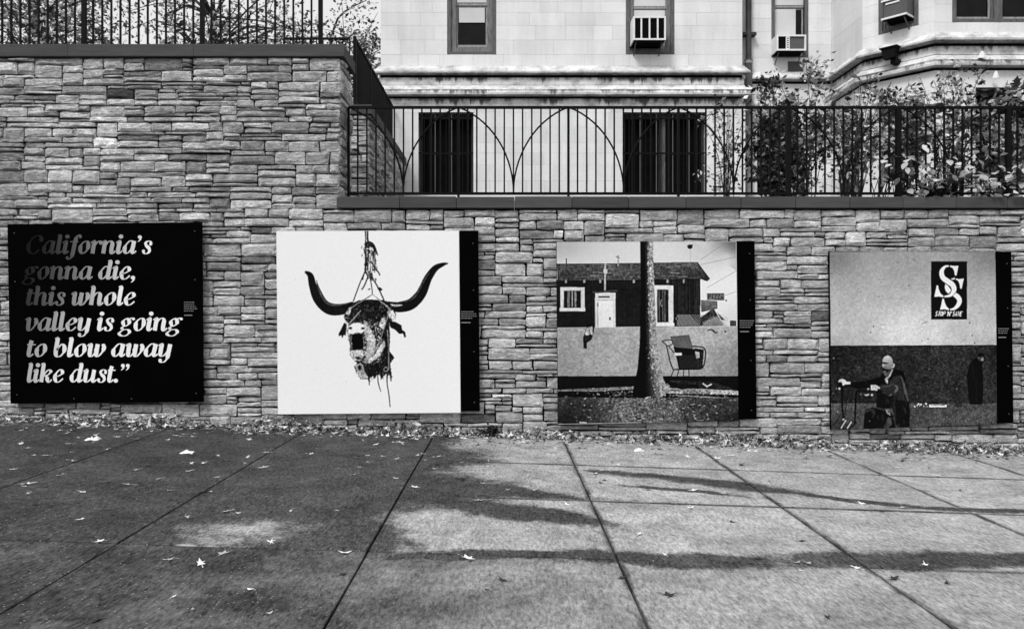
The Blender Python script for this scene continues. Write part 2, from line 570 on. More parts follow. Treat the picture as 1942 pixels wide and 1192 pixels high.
def stone_geo(s, rng, rough=1.0):
    """one split-faced stone as (u, z, d) points: d is how far it stands out"""
    u0, u1, z0, z1 = s
    w, hgt = u1 - u0, z1 - z0
    ga = [rng.uniform(0.0035, 0.010) for _ in range(4)]
    u0 += ga[0]; u1 -= ga[1]; z0 += ga[2]; z1 -= ga[3]
    nx, ny = (4, 3) if w > 0.22 else (3, 3)
    base = rng.uniform(-0.012, 0.018)
    bul = rng.uniform(0.010, 0.026) * rough
    sd = rng.uniform(0, 1000)
    tilt_u, tilt_z = rng.uniform(-0.008, 0.008), rng.uniform(-0.010, 0.014)
    skew = [rng.uniform(-0.006, 0.006) for _ in range(4)]
    v, f = [], []
    for j in range(ny + 1):
        for i in range(nx + 1):
            a, b = i / nx, j / ny
            e = 0.13
            if 0 < i < nx: a = e + (1 - 2 * e) * (i - 1) / max(1, nx - 2)
            if 0 < j < ny: b = (0.22, 0.78)[j - 1]
            edge = i in (0, nx) or j in (0, ny)
            uu = u0 + (u1 - u0) * a
            zz = z0 + (z1 - z0) * b
            if edge:
                uu += (skew[0] * (1 - b) + skew[1] * b) * (1 if i in (0, nx) else 0) + rng.uniform(-1, 1) * 0.005
                zz += rng.uniform(-1, 1) * 0.0062 + (skew[2] if j == 0 else skew[3] if j == ny else 0) * (a - 0.5)
                if (i in (0, nx)) and (j in (0, ny)):
                    uu += (0.006 if i == 0 else -0.006) * rng.random()
                    zz += (0.005 if j == 0 else -0.005) * rng.random()
                d = base + rng.uniform(-0.003, 0.003)
            else:
                d = base + bul + noise.noise(Vector((uu * 7 + sd, zz * 11, sd))) * 0.020 * rough + tilt_u * (a - 0.5) * 2 + tilt_z * (b - 0.5) * 2
                uu += rng.uniform(-0.012, 0.012); zz += rng.uniform(-0.008, 0.008)
            v.append((uu, zz, d))
    for j in range(ny):
        for i in range(nx):
            q = j * (nx + 1) + i
            f.append((q, q + 1, q + nx + 2, q + nx + 1))
    ring = [i for i in range(nx + 1)] + [(j + 1) * (nx + 1) - 1 for j in range(1, ny + 1)] + [ny * (nx + 1) + i for i in range(nx - 1, -1, -1)] + [j * (nx + 1) for j in range(ny - 1, 0, -1)]
    b0 = len(v)
    for q in ring: v.append((v[q][0], v[q][1], -0.075))
    m = len(ring)
    for k in range(m):
        f.append((ring[(k + 1) % m], ring[k], b0 + k, b0 + (k + 1) % m))
    return v, f


def stone_tone(rng):
    return max(0.08, rng.gauss(0.49, 0.095)) * (0.62 if rng.random() < 0.07 else 1.0) * (1.28 if rng.random() < 0.12 else 1.0)


def build_stones(parent, stones, place, rng, score, flip=False, limit=300):
    """the stones that show largest are parts of their own; the others stay joined"""
    order = sorted(range(len(stones)), key=lambda i: -score(stones[i]))
    single = set(i for i in order[:limit] if score(stones[i]) > 0)
    rest = MB()
    for i, s in enumerate(stones):
        v, f = stone_geo(s, rng)
        tone = stone_tone(rng)
        vv = [tuple(place(*p)) for p in v]
        if flip: f = [tuple(reversed(q)) for q in f]
        if i in single:
            link_mesh("stone", make_mesh("stone", vv, f, M['stone'], tone, smooth=False), parent)
        else:
            rest.tone = tone
            rest.add(vv, f)
    if rest.v:
        tag(rest.build("stone_infill", M['stone'], parent), kind="stuff")


def score_front(s):
    x0, x1, z0, z1 = s
    x0, x1 = max(x0, -6.18), min(x1, 6.35)
    z0 = max(z0, zg((x0 + x1) / 2) + 0.03)
    if x1 <= x0 or z1 <= z0: return 0
    a = (x1 - x0) * (z1 - z0)
    for (a0, a1, b0, b1) in PRECT:
        ox, oz = min(x1, a1) - max(x0, a0), min(z1, b1) - max(z0, b0)
        if ox > 0 and oz > 0: a -= ox * oz
    return a if a > 0.003 else 0


XC = -2.02                                   # corner of the tall wall
XJOIN = XP(613, 0)                           # straight joint between the two walls
Z_LOWCOP, Z_LOWTOP = ZP(396, 0), ZP(374, 0)  # coping of the low wall
Z_TALLCOP, Z_TALLTOP = 4.62, 4.775           # coping of the tall wall

tall = empty("retaining_wall", (-5, 0, zg(-5)))
tag(tall, "tall grey split stone retaining wall with dark coping and high iron fence", "stone wall")
rng = random.Random(11)
st = pack(-9.2, XJOIN, -0.1, Z_LOWCOP, rng) + []
upper = pack(-9.2, XC, Z_LOWCOP, Z_TALLCOP, rng)
st += upper
build_stones(tall, st, lambda u, z, d: (u, -d, z), rng, score_front)
ret = pack(0.01, 0.66, Z_LOWCOP - 0.1, Z_TALLCOP, rng)
build_stones(tall, ret, lambda u, z, d: (XC + d, u, z), rng, lambda s: (s[1] - s[0]) * (s[3] - s[2]))
c = MB()
c.box(-9.2, XJOIN, 0.05, 0.64, -0.3, Z_LOWCOP)
c.box(-9.2, XC - 0.05, 0.05, 0.64, Z_LOWCOP, Z_TALLCOP)
c.build("mortar_core", M['mortar_and_slot_shade'], tall)


def coping_piece(parent, x0, x1, y0, y1, z0, z1, tone, axis='x'):
    b = 0.006
    v, f = [], []
    for (i, z) in ((b, z0), (0, z0 + b), (0, z1 - b), (b, z1)):
        v += [(x0 + i, y0 + i, z), (x1 - i, y0 + i, z), (x1 - i, y1 - i, z), (x0 + i, y1 - i, z)]
    f.append((3, 2, 1, 0))
    for r_ in (0, 4, 8):
        for k in range(4): f.append((r_ + k, r_ + (k + 1) % 4, r_ + 4 + (k + 1) % 4, r_ + 4 + k))
    f.append((12, 13, 14, 15))
    return link_mesh("coping_stone", make_mesh("coping_stone", v, f, M['bluestone'], tone), parent)


xs = [-9.2, -6.85, XP(133, 0), XP(370, 0), XC + 0.06]
for a, b in zip(xs, xs[1:]):
    coping_piece(tall, a + 0.002, b - 0.002, -0.055, 0.70, Z_TALLCOP + 0.004, Z_TALLTOP, rng.uniform(0.9, 1.12))

low = empty("retaining_wall", (2.5, 0, zg(2.5)))
tag(low, "low grey split stone retaining wall with dark coping under the arched iron fence", "stone wall")
st = pack(XJOIN, 9.0, -0.45, Z_LOWCOP, rng)
build_stones(low, st, lambda u, z, d: (u, -d, z), rng, score_front)
c = MB()
c.box(XJOIN, 9.0, 0.05, 0.5, -0.6, Z_LOWCOP)
c.build("mortar_core", M['mortar_and_slot_shade'], low)
jx = [640, 759, 866, 976, 1084, 1191, 1299, 1403, 1506, 1608, 1708, 1808, 1905, 2002, 2100, 2200, 2353]
for a, b in zip(jx, jx[1:]):
    coping_piece(low, XP(a, 0) + 0.003, XP(b, 0) - 0.004, -0.06 + rng.uniform(-.004, .004), 0.46, Z_LOWCOP + 0.004, Z_LOWTOP + rng.uniform(-.004, .003), rng.uniform(0.78, 1.2))

# side wall running back to the building
SX, SY = -2.15, 2.9
sidew = empty("side_wall", (SX - 0.2, 5, 2.7))
tag(sidew, "grey split stone side wall running back to the pale building", "stone wall")
end = pack(-3.6, SX, 2.6, Z_TALLCOP, rng)
build_stones(sidew, end, lambda u, z, d: (u, SY - d, z), rng, lambda s: 1 if s[1] > -2.6 and s[3] > 3.2 else 0)
side = pack(SY + 0.01, 7.38, 2.6, Z_TALLCOP, rng)
build_stones(sidew, side, lambda u, z, d: (SX + d, u, z), rng, lambda s: (s[1] - s[0]) * (s[3] - s[2]) / (10 + s[0]) ** 2 if s[3] > 3.2 else 0)
c = MB()
c.box(-3.6, SX - 0.05, SY + 0.05, 7.38, 2.5, Z_TALLCOP)
c.build("mortar_core", M['mortar_and_slot_shade'], sidew)
for a, b in ((SY - 0.05, 4.4), (4.4, 5.9), (5.9, 7.37)):
    coping_piece(sidew, -3.6, SX + 0.05, a + 0.003, b - 0.003, Z_TALLCOP + 0.004, Z_TALLTOP, rng.uniform(0.9, 1.1))

# terraces behind the walls
tr = MB()
tr.box(XC - 0.05, 30, 0.45, 40, 1.6, 2.75)
tag(tr.build("planting_bed", M['earth']), kind="structure")
tr = MB()
tr.box(-60, -3.55, 0.62, 60, 1.6, 4.45)
tag(tr.build("upper_terrace", M['earth']), kind="structure")
tr = MB()
for k in range(11):
    tr.box(-3.55 + 0, XC - 0.03 - k * 0.13, 0.66, SY - 0.02, 2.6 + k * 0.15, 2.75 + k * 0.15)
tag(tr.build("garden_steps", M['concrete']), "plain concrete steps between the tall wall and the side wall", "steps")

# ------------------------------------------------------------------ iron fences
def box_mesh(name, w, d, h, mat):
    b = MB()
    b.box(-w / 2, w / 2, -d / 2, d / 2, 0, h)
    return make_mesh(name, b.v, b.f, mat, b.t)


def fence(name, label, pts_fn, length, pitch, z0, z1, post_every, rail_z, off=0, post_w=0.045, picket=0.016, top=True):
    """pts_fn(s) gives the foot of the fence s metres along it"""
    a = pts_fn(0)
    root = empty(name, a)
    tag(root, label, "fence")
    pm = box_mesh("picket", picket, picket, rail_z[-1] - rail_z[0], M['iron'])
    qm = box_mesh("post", post_w, post_w, z1 - z0, M['iron'])
    qt = box_mesh("post", 0.058, 0.058, z1 - z0, M['iron'])
    n = int(length / pitch)
    for k in range(n + 1):
        p = pts_fn(k * pitch)
        if (k + off) % post_every == 0: link_mesh("post", qt if name == 'arched_fence' and k >= 48 else qm, root, (p.x, p.y, z0))
        else: link_mesh("picket", pm, root, (p.x, p.y, rail_z[0]))
    for z in rail_z:
        b = MB()
        p, q = pts_fn(0), pts_fn(n * pitch)
        b.bar((p.x, p.y, z), (q.x, q.y, z), 0.03, 0.04)
        b.build("rail", M['iron'], root)
    return root


PITCH = (1077 - 660) / 24 / 155 * 1.025
FY = 0.25
FX0 = XP(661, FY)
zt, zb = ZP(204, FY), ZP(367, FY)
front = fence("arched_fence", "black iron fence with pointed arches on the low wall coping", lambda s: Vector((FX0 + s, FY, Z_LOWTOP)), 9.2, PITCH, Z_LOWTOP - 0.004, zt, 12, (zb, zt), post_w=0.03, picket=0.019)
arch = []
half = 6 * PITCH
for k in range(13):
    xa = FX0 + 12 * PITCH * k            # apex at each post
    for sgn in (-1, 1):
        if k == 0 and sgn < 0: continue
        pts = []
        for i in range(15):
            t = i / 14
            ang = t * math.pi / 2
            # springs upright from the foot between two posts, leans over to the apex
            xx = xa + sgn * half * (1 - (1 - math.cos(ang * 0.80)) / (1 - math.cos(math.pi / 2 * 0.80)))
            zz = zb + (zt - zb) * math.sin(ang * 0.80) / math.sin(math.pi / 2 * 0.80)
            pts.append((xx, FY - 0.02, zz))
        if max(p[0] for p in pts) > FX0 + 9.3: continue
        b = MB()
        b.tube(pts, 0.011, 5)
        b.build("arch_bar", M['iron'], front)

TP = 17.25 / 155 * 1.03
TX1 = XP(608, 0.3)
fence("high_fence", "tall black iron picket fence on top of the tall wall", lambda s: Vector((TX1 - s, 0.3, Z_TALLTOP)), 7.0, TP, Z_TALLTOP - 0.004, 6.35, 13, (Z_TALLTOP + 0.085, 6.3), picket=0.021, post_w=0.05)
SFX = -2.38
sf = fence("side_fence", "black iron picket fence running back along the side wall", lambda s: Vector((SFX, SY + 0.05 + s, Z_TALLTOP)), 4.35, 0.105, Z_TALLTOP - 0.004, 5.87, 14, (Z_TALLTOP + 0.08, 5.85), post_w=0.05)
fence("landing_fence", "short black iron fence turning the corner behind the tall wall", lambda s: Vector((SFX - 0.09 - s, SY + 0.08, Z_TALLTOP)), 1.05, 0.105, Z_TALLTOP - 0.004, 5.87, 40, (Z_TALLTOP + 0.08, 5.85), off=1)

# ------------------------------------------------------------------ stone building
bld = empty("stone_building", (3, 7.6, 2.75))
tag(bld, "pale limestone building with barred basement windows and a canted bay", "building")
rb = random.Random(21)
UP = Vector((0, 0, 1))


class Face:
    """a wall plane: a (left foot) to b (right foot), normal towards the street"""
    def __init__(self, a, b):
        self.a = Vector((a[0], a[1], 0))
        bb = Vector((b[0], b[1], 0))
        self.len = (bb - self.a).length
        self.u = (bb - self.a).normalized()
        self.n = Vector((self.u.y, -self.u.x, 0))

    def p(self, u, z, d=0.0):
        return self.a + self.u * u + self.n * d + UP * z

    def box(self, mb, u0, u1, z0, z1, d0, d1):
        q = []
        for z in (z0, z1):
            for (u, d) in ((u0, d1), (u1, d1), (u1, d0), (u0, d0)):
                q.append(self.p(u, z, d))
        mb.hexa(q)

    def upx(self, px):
        """distance along the face of the point seen at a photograph column"""
        lo, hi = -2.0, self.len + 6
        f = lambda s: CX + (self.a.x + self.u.x * s) * F / (CAM_D + self.a.y + self.u.y * s)
        for _ in range(50):
            mid = (lo + hi) / 2
            if f(mid) < px: lo = mid
            else: hi = mid
        return lo

    def zpy(self, py, u):
        q = self.a + self.u * u
        return ZP(py, q.y)


def ashlar(face, u0, u1, z0, z1, holes, d=0.0, course=0.29, lens=(0.32, 0.86), core=0.3, mat='limestone'):
    """wall core with openings, faced with separate blocks"""
    zs = sorted(set([z0, z1] + [z for h in holes for z in (h[2], h[3]) if z0 < z < z1]))
    lines = []
    for a, b in zip(zs, zs[1:]):
        n = max(1, int(round((b - a) / course)))
        ws = [rb.uniform(0.75, 1.3) for _ in range(n)]
        acc = a
        for w_ in ws:
            lines.append((acc, acc + (b - a) * w_ / sum(ws)))
            acc = lines[-1][1]
    cm = MB()
    for a, b in zip(zs, zs[1:]):
        cuts = sorted([(h[0], h[1]) for h in holes if h[2] < (a + b) / 2 < h[3]])
        u = u0
        for c0, c1 in cuts + [(u1, u1)]:
            if c0 > u + 0.01: face.box(cm, u, c0, a, b, d - core, d - 0.012)
            u = max(u, c1)
    cm.build("wall", M['joint'], bld)
    for (a, b) in lines:
        cuts = sorted([(h[0], h[1]) for h in holes if h[2] < (a + b) / 2 < h[3]])
        u = u0
        for c0, c1 in cuts + [(u1, u1)]:
            while u < c0 - 0.01:
                L = rb.uniform(*lens)
                if c0 - (u + L) < 0.22: L = c0 - u
                if L > 1.05: L = L / 2
                m = MB()
                face.box(m, u + 0.0015, u + L - 0.0015, a + 0.0015, b - 0.0015, d - 0.05, d + rb.uniform(-0.0012, 0.0012))
                m.t = [max(0.8, rb.gauss(1.02, 0.032))] * len(m.t)
                m.build("ashlar_block", M[mat], bld)
                u += L
            u = max(u, c1)


def course(face, u0, u1, prof, mat, m0=0, m1=0, name="string_course", step=1.5):
    """moulding: profile (d, z) run along the face, mitred at its ends by m0 / m1 (shift per metre of projection)"""
    n = max(1, int(round((u1 - u0) / step)))
    for k in range(n):
        a = u0 + (u1 - u0) * k / n
        b = u0 + (u1 - u0) * (k + 1) / n
        m = MB()
        vs = []
        for (u, mm, last) in ((a, m0 if k == 0 else 0, k == 0), (b, m1 if k == n - 1 else 0, k == n - 1)):
            g = 0 if last else (0.0015 if u == a else -0.0015)
            for (d, z) in prof: vs.append(face.p(u + mm * d + g, z, d))
        q = len(prof)
        fs = [(i, (i + 1) % q, q + (i + 1) % q, q + i) for i in range(q)]
        fs += [tuple(range(q - 1, -1, -1)), tuple(range(q, 2 * q))]
        m.add(vs, fs)
        m.t = [rb.uniform(0.86, 1.05)] * len(m.t)
        m.build(name, mat, bld)


Z_S1 = (6.52, 6.745)
Z_S2 = (6.06, 6.33)
def prof_up(d0): return [(d0 - 0.16, 6.535), (d0 + 0.10, 6.55), (d0 + 0.135, 6.555), (d0 + 0.14, 6.60), (d0 + 0.10, 6.64), (d0 + 0.03, 6.735), (d0 - 0.16, 6.745)]
def prof_lo(d0): return [(d0 - 0.16, 6.075), (d0 + 0.11, 6.085), (d0 + 0.15, 6.09), (d0 + 0.155, 6.13), (d0 + 0.12, 6.19), (d0 + 0.02, 6.31), (d0 - 0.16, 6.33)]


M['crust_up'] = mat_stained("sooted_moulding_upper", 6.565, 0.05)
M['crust_lo'] = mat_stained("sooted_moulding_lower", 6.20, 0.13)
M['crust_band'] = mat_stained("sooted_band", 6.52, 0.16)
M['crust_wall'] = mat_stained("sooted_wall_head", 6.05, 0.17)

FA = Face((-2.65, 7.4), (5.05, 7.4))
FR = Face((5.05, 7.85), (7.12, 7.85))
FB1 = Face((7.12, 7.85), (7.14, 6.33))
FB2 = Face((7.14, 6.33), (8.04, 5.3))
FB3 = Face((8.04, 5.3), (12.4, 5.3))
ZTOP = 9.4


def window(face, u0, u1, z0, z1, dark_w=0.13, sash_z=None, name="window", recess=0.16, blind_or_reflection=None):
    """dark timber surround, sashes and panes set into an opening"""
    w = empty(name, face.p((u0 + u1) / 2, z0))
    w.parent = bld
    w.location = face.p((u0 + u1) / 2, z0) - bld.location
    m = MB()
    f = 0.075
    for k, (dd, e) in enumerate(((0.004, 0.0), (-0.05, f))):
        wd = f if k == 0 else dark_w - f
        m.tone = 1.0 if k == 0 else 1.5
        face.box(m, u0 + e, u0 + e + wd, z0 + e, z1, -recess - 0.05, dd)
        face.box(m, u1 - e - wd, u1 - e, z0 + e, z1, -recess - 0.05, dd)
        face.box(m, u0 + e + wd, u1 - e - wd, z0 + e, z0 + e + wd * 0.8, -recess - 0.05, dd - 0.003)
    m.build("frame", M['wood'], w)
    ui0, ui1, zi0 = u0 + dark_w, u1 - dark_w, z0 + dark_w
    zm = sash_z if sash_z else (zi0 + z1) / 2
    for (za, zb_, dd) in ((zi0, zm, -0.11), (zm, z1, -0.085)):
        s = MB()
        s.tone = 2.6
        r_ = 0.035
        face.box(s, ui0, ui0 + r_, za, zb_, dd - 0.03, dd)
        face.box(s, ui1 - r_, ui1, za, zb_, dd - 0.03, dd)
        face.box(s, ui0 + r_, ui1 - r_, za, za + 0.05, dd - 0.03, dd - 0.002)
        face.box(s, ui0 + r_, ui1 - r_, zb_ - 0.04, zb_, dd - 0.03, dd - 0.002)
        s.build("sash", M['wood'], w)
        g = MB()
        face.box(g, ui0 + r_, ui1 - r_, za + 0.05, zb_ - 0.04, dd - 0.024, dd - 0.016)
        g.build("pane", M['glass'], w)
    if blind_or_reflection:
        for (b0, b1, c0, c1) in blind_or_reflection:
            g = MB()
            face.box(g, u0 + (u1 - u0) * b0, u0 + (u1 - u0) * b1, c0, c1, -0.103, -0.098) if c1 <= zm else face.box(g, u0 + (u1 - u0) * b0, u0 + (u1 - u0) * b1, c0, c1, -0.083, -0.078)
            g.build("blind_or_reflection", M['blind_or_reflection'], w)
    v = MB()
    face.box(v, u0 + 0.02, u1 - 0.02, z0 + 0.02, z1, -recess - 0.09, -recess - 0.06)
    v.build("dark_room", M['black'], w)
    return w


def barred_window(face, u0, u1, z0, z1, d, mull=None, bars_z=(0.5, 0.93), pitch=0.115):
    w = empty("barred_window")
    w.parent = bld
    w.location = face.p((u0 + u1) / 2, z0) - bld.location
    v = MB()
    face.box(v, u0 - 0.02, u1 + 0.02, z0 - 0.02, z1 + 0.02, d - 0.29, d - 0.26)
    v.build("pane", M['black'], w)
    j = MB()
    j.tone = 0.5
    face.box(j, u0, u0 + 0.05, z0, z1, d - 0.25, d - 0.19)
    face.box(j, u1 - 0.05, u1, z0, z1, d - 0.25, d - 0.19)
    face.box(j, u0 + 0.05, u1 - 0.05, z1 - 0.06, z1, d - 0.25, d - 0.19)
    face.box(j, u0 + 0.05, u1 - 0.05, z0, z0 + 0.05, d - 0.25, d - 0.17)
    if mull:
        j.tone = 1.3
        face.box(j, mull - 0.06, mull + 0.06, z0 + 0.05, z1 - 0.06, d - 0.25, d - 0.15)
    j.build("frame", M['wood'], w)
    n = int((u1 - u0) / pitch)
    for k in range(1, n):
        u = u0 + (u1 - u0) * k / n
        b = MB()
        face.box(b, u - 0.009, u + 0.009, z0, z1, d - 0.075, d - 0.055)
        b.build("bar", M['greymetal'] if k % 3 == 0 else M['iron'], w)
    for t_ in bars_z:
        b = MB()
        z = z0 + (z1 - z0) * t_
        face.box(b, u0, u1, z - 0.018, z + 0.018, d - 0.055, d - 0.04)
        b.build("cross_bar", M['iron'], w)
    return w


# main block
def fx(px, Y=7.4): return XP(px, Y) + 2.65
W1 = (fx(848), fx(941), 6.985, ZTOP - 0.35)
W2 = (fx(1187), fx(1279), 6.985, ZTOP - 0.35)
ashlar(FA, 0, FA.len, Z_S1[1], ZTOP, [W1, W2])
window(FA, *W1, dark_w=0.19, sash_z=ZP(8, 7.4), blind_or_reflection=[(0.2, 0.8, ZP(8, 7.4) + 0.06, ZTOP - 0.4), (0.235, 0.765, ZP(40, 7.4), ZP(8, 7.4) - 0.045)])  # lower pale sheet paints the sky reflected in this pane
window(FA, *W2, dark_w=0.16, sash_z=ZP(14, 7.4), blind_or_reflection=[(0.18, 0.82, ZP(14, 7.4) + 0.05, ZTOP - 0.4), (0.18, 0.82, 7.2, ZP(14, 7.4) - 0.03)])
LD = 0.05
D1 = (fx(794), fx(898), ZP(367, 7.35), ZP(213, 7.35))
D2 = (fx(1183), fx(1338), ZP(367, 7.35), ZP(213, 7.35))
ashlar(FA, -0.05, FA.len + 0.05, 2.6, 5.86, [D1, D2], d=LD, course=0.31)
barred_window(FA, *D1, LD)
barred_window(FA, *D2, LD, mull=fx(1258))
course(FA, -0.05, FA.len + 0.05, [(-0.2, 5.86), (LD + 0.001, 5.86), (LD + 0.001, 6.035), (-0.2, 6.035)], M['crust_wall'], name="wall_head_block", step=0.9)
course(FA, -0.05, FA.len + 0.05, prof_lo(LD), M['crust_lo'], -1, 1)
course(FA, -0.03, FA.len + 0.03, [(-0.2, 6.33), (0.03, 6.33), (0.03, 6.485), (-0.2, 6.485)], M['crust_band'], name="band_block", step=1.1)
course(FA, 0, FA.len, prof_up(0.0), M['crust_up'], -1, 1)
course(FA, 0, FA.len, [(-0.15, 6.4865), (0.012, 6.4865), (0.012, 6.5335), (-0.15, 6.5335)], M['mortar_and_slot_shade'], name="slot_shade_strip", step=20)  # dark strip filling the slot: shade line and black crust put into its colour
course(FA, 0, FA.len, [(-0.15, 6.0365), (0.035, 6.0365), (0.035, 6.0735), (-0.15, 6.0735)], M['mortar_and_slot_shade'], name="slot_shade_strip", step=20)
# left end and back of the block
m = MB()
m.box(-2.649, 5.049, 7.72, 17, 2.6, ZTOP)
m.tone = 0.9
m.build("wall", M['limestone'], bld)
m = MB()
m.box(5.05, 12.4, 8.2, 17, 2.6, ZTOP)
m.build("wall", M['limestone'], bld)
m = MB()
m.box(5.01, 5.049, 7.41, 7.9, 2.6, ZTOP)
m.build("wall", M['limestone'], bld)

# recessed part with the downpipe
W3 = (XP(1463, 7.85) - 5.05, XP(1533, 7.85) - 5.05, 7.06, ZTOP - 0.35)
ashlar(FR, 0, FR.len, Z_S1[1], ZTOP, [W3])
window(FR, *W3, dark_w=0.075, sash_z=ZP(12, 7.85), blind_or_reflection=[(0.10, 0.70, 7.2, ZP(12, 7.85) - 0.03), (0.10, 0.9, ZP(12, 7.85) + 0.05, ZTOP - 0.4)])
W3L = (XP(1436, 7.85) - 5.05, XP(1492, 7.85) - 5.05, 4.1, 5.66)
ashlar(FR, 0, FR.len, 2.6, 6.485, [W3L], course=0.31)
barred_window(FR, *W3L, 0.0)
course(FR, 0, FR.len, prof_up(0.0), M['crust_up'])
course(FR, 0, FR.len, [(-0.15, 6.4865), (-0.02, 6.4865), (-0.02, 6.5335), (-0.15, 6.5335)], M['mortar_and_slot_shade'], name="slot_shade_strip", step=20)
g = MB()
g.tone = 1.0
FR.box(g, XP(1494, 7.85) - 5.05, XP(1523, 7.85) - 5.05, ZP(136, 7.85), ZP(117, 7.85), -0.02, 0.012)
for k in range(6):
    zz = ZP(136, 7.85) + 0.02 + k * 0.033
    FR.box(g, XP(1495, 7.85) - 5.05, XP(1522, 7.85) - 5.05, zz, zz + 0.012, 0.012, 0.02)
g.build("vent_grille", M['greymetal'], bld)

# bay
ashlar(FB1, 0, FB1.len, Z_S1[1], ZTOP, [])
ashlar(FB1, 0, FB1.len, 2.6, 6.03, [])
W4 = (FB2.upx(1666), FB2.upx(1742), 6.955, ZTOP - 0.35)
ashlar(FB2, 0, FB2.len, Z_S1[1], ZTOP, [W4])
window(FB2, *W4, dark_w=0.11, sash_z=8.0, blind_or_reflection=[(0.15, 0.85, 7.3, 7.97)])
W4L = (0.34, 1.08, 4.05, 5.62)
ashlar(FB2, 0, FB2.len, 2.6, 6.03, [W4L])
barred_window(FB2, *W4L, 0.0)
W5 = (XP(1806, 5.3) - 8.04, XP(1806, 5.3) - 8.04 + 1.75, 6.93, ZTOP - 0.35)
ashlar(FB3, 0, FB3.len, Z_S1[1], ZTOP, [W5])
mid = XP(1893, 5.3) - 8.04
window(FB3, W5[0], mid, W5[2], W5[3], dark_w=0.09, sash_z=8.0)
window(FB3, mid + 0.002, W5[1], W5[2], W5[3], dark_w=0.09, sash_z=8.0)
W5L = (XP(1850, 5.3) - 8.04, XP(1850, 5.3) - 8.04 + 1.9, 4.0, ZP(166, 5.3))
ashlar(FB3, 0, FB3.len, 2.6, 6.03, [W5L])
barred_window(FB3, *W5L, 0.0, pitch=0.13)
k1 = math.tan(math.radians(45) / 2) * 0.95
for fc, a0, a1 in ((FB1, 0, 0.40), (FB2, -0.40, 0.44), (FB3, -0.44, 0)):
    # outer corners: the moulding runs on past each corner by a share of its projection
    course(fc, 0, fc.len, prof_lo(0.0), M['crust_lo'], a0, a1)
    course(fc, 0, fc.len, [(-0.2, 6.33), (-0.005, 6.33), (-0.005, 6.485), (-0.2, 6.485)], M['crust_band'], name="band_block")
    course(fc, 0, fc.len, prof_up(0.0), M['crust_up'], a0, a1)
    course(fc, 0.01, fc.len - 0.01, [(-0.15, 6.4865), (-0.02, 6.4865), (-0.02, 6.5335), (-0.15, 6.5335)], M['mortar_and_slot_shade'], name="slot_shade_strip", step=20)
    course(fc, 0.01, fc.len - 0.01, [(-0.15, 6.0365), (-0.02, 6.0365), (-0.02, 6.0735), (-0.15, 6.0735)], M['mortar_and_slot_shade'], name="slot_shade_strip", step=20)
for (px, py, s) in ((1863, 104, 0.10), (1889, 142, 0.07)):
    c = P(px, py, 5.14)
    m = MB()
    m.add([(c.x - s, c.y, c.z - 0.06), (c.x + s, c.y, c.z - 0.06), (c.x, c.y - 0.05, c.z - 0.07), (c.x - 0.02, c.y, c.z + 0.07), (c.x + 0.02, c.y, c.z + 0.07), (c.x, c.y + 0.1, c.z - 0.02)],
          [(0, 2, 3), (2, 4, 3), (2, 1, 4), (1, 5, 4), (5, 3, 4), (5, 0, 3), (0, 5, 1, 2)])
    m.build("carved_stop", M['limestone'], bld)

# downpipe
dp = empty("downpipe", (5.28, 7.72, 2.75))
tag(dp, "dark downpipe with pale lower length beside the recessed window", "downpipe")
px_ = 5.28
m = MB(); m.tube([(px_, 7.73, ZP(118, 7.73)), (px_, 7.73, 9.4)], 0.062, 10); m.build("upper_pipe", M['pipe_dark'], dp, True)
m = MB(); m.tube([(px_, 7.73, 2.75), (px_, 7.73, ZP(119, 7.73))], 0.078, 10); m.build("lower_pipe", M['pipe_light'], dp, True)
m = MB(); m.tube([(px_, 7.73, ZP(121, 7.73)), (px_, 7.73, ZP(113, 7.73))], 0.09, 10); m.build("collar", M['pipe_light'], dp, True)
zz = ZP(65, 7.73)
m = MB(); m.box(px_ - 0.16, px_ + 0.16, 7.68, 7.85, zz - 0.03, zz + 0.03); m.build("bracket", M['pipe_dark'], dp)

# floodlight on the bay moulding
q = FB2.p(FB2.upx(1698), 6.62, 0.16)
fl = empty("floodlight", q)
tag(fl, "small black floodlight fixed on the bay moulding", "floodlight")
m = MB()
a = [FB2.p(FB2.upx(1698) + du, z, d) for z, s in ((6.37, 0.8), (6.56, 1.0)) for (du, d) in ((-0.14 * s, 0.30), (0.14 * s, 0.30), (0.14 * s, 0.145), (-0.14 * s, 0.145))]
m.hexa(a); m.build("housing", M['iron'], fl)
m = MB(); FB2.box(m, FB2.upx(1698) - 0.17, FB2.upx(1698) + 0.17, 6.562, 6.585, 0.15, 0.33); m.build("hood", M['iron'], fl)
m = MB(); FB2.box(m, FB2.upx(1698) + 0.0, FB2.upx(1698) + 0.11, 6.27, 6.37, 0.0, 0.22); m.build("bracket", M['iron'], fl)

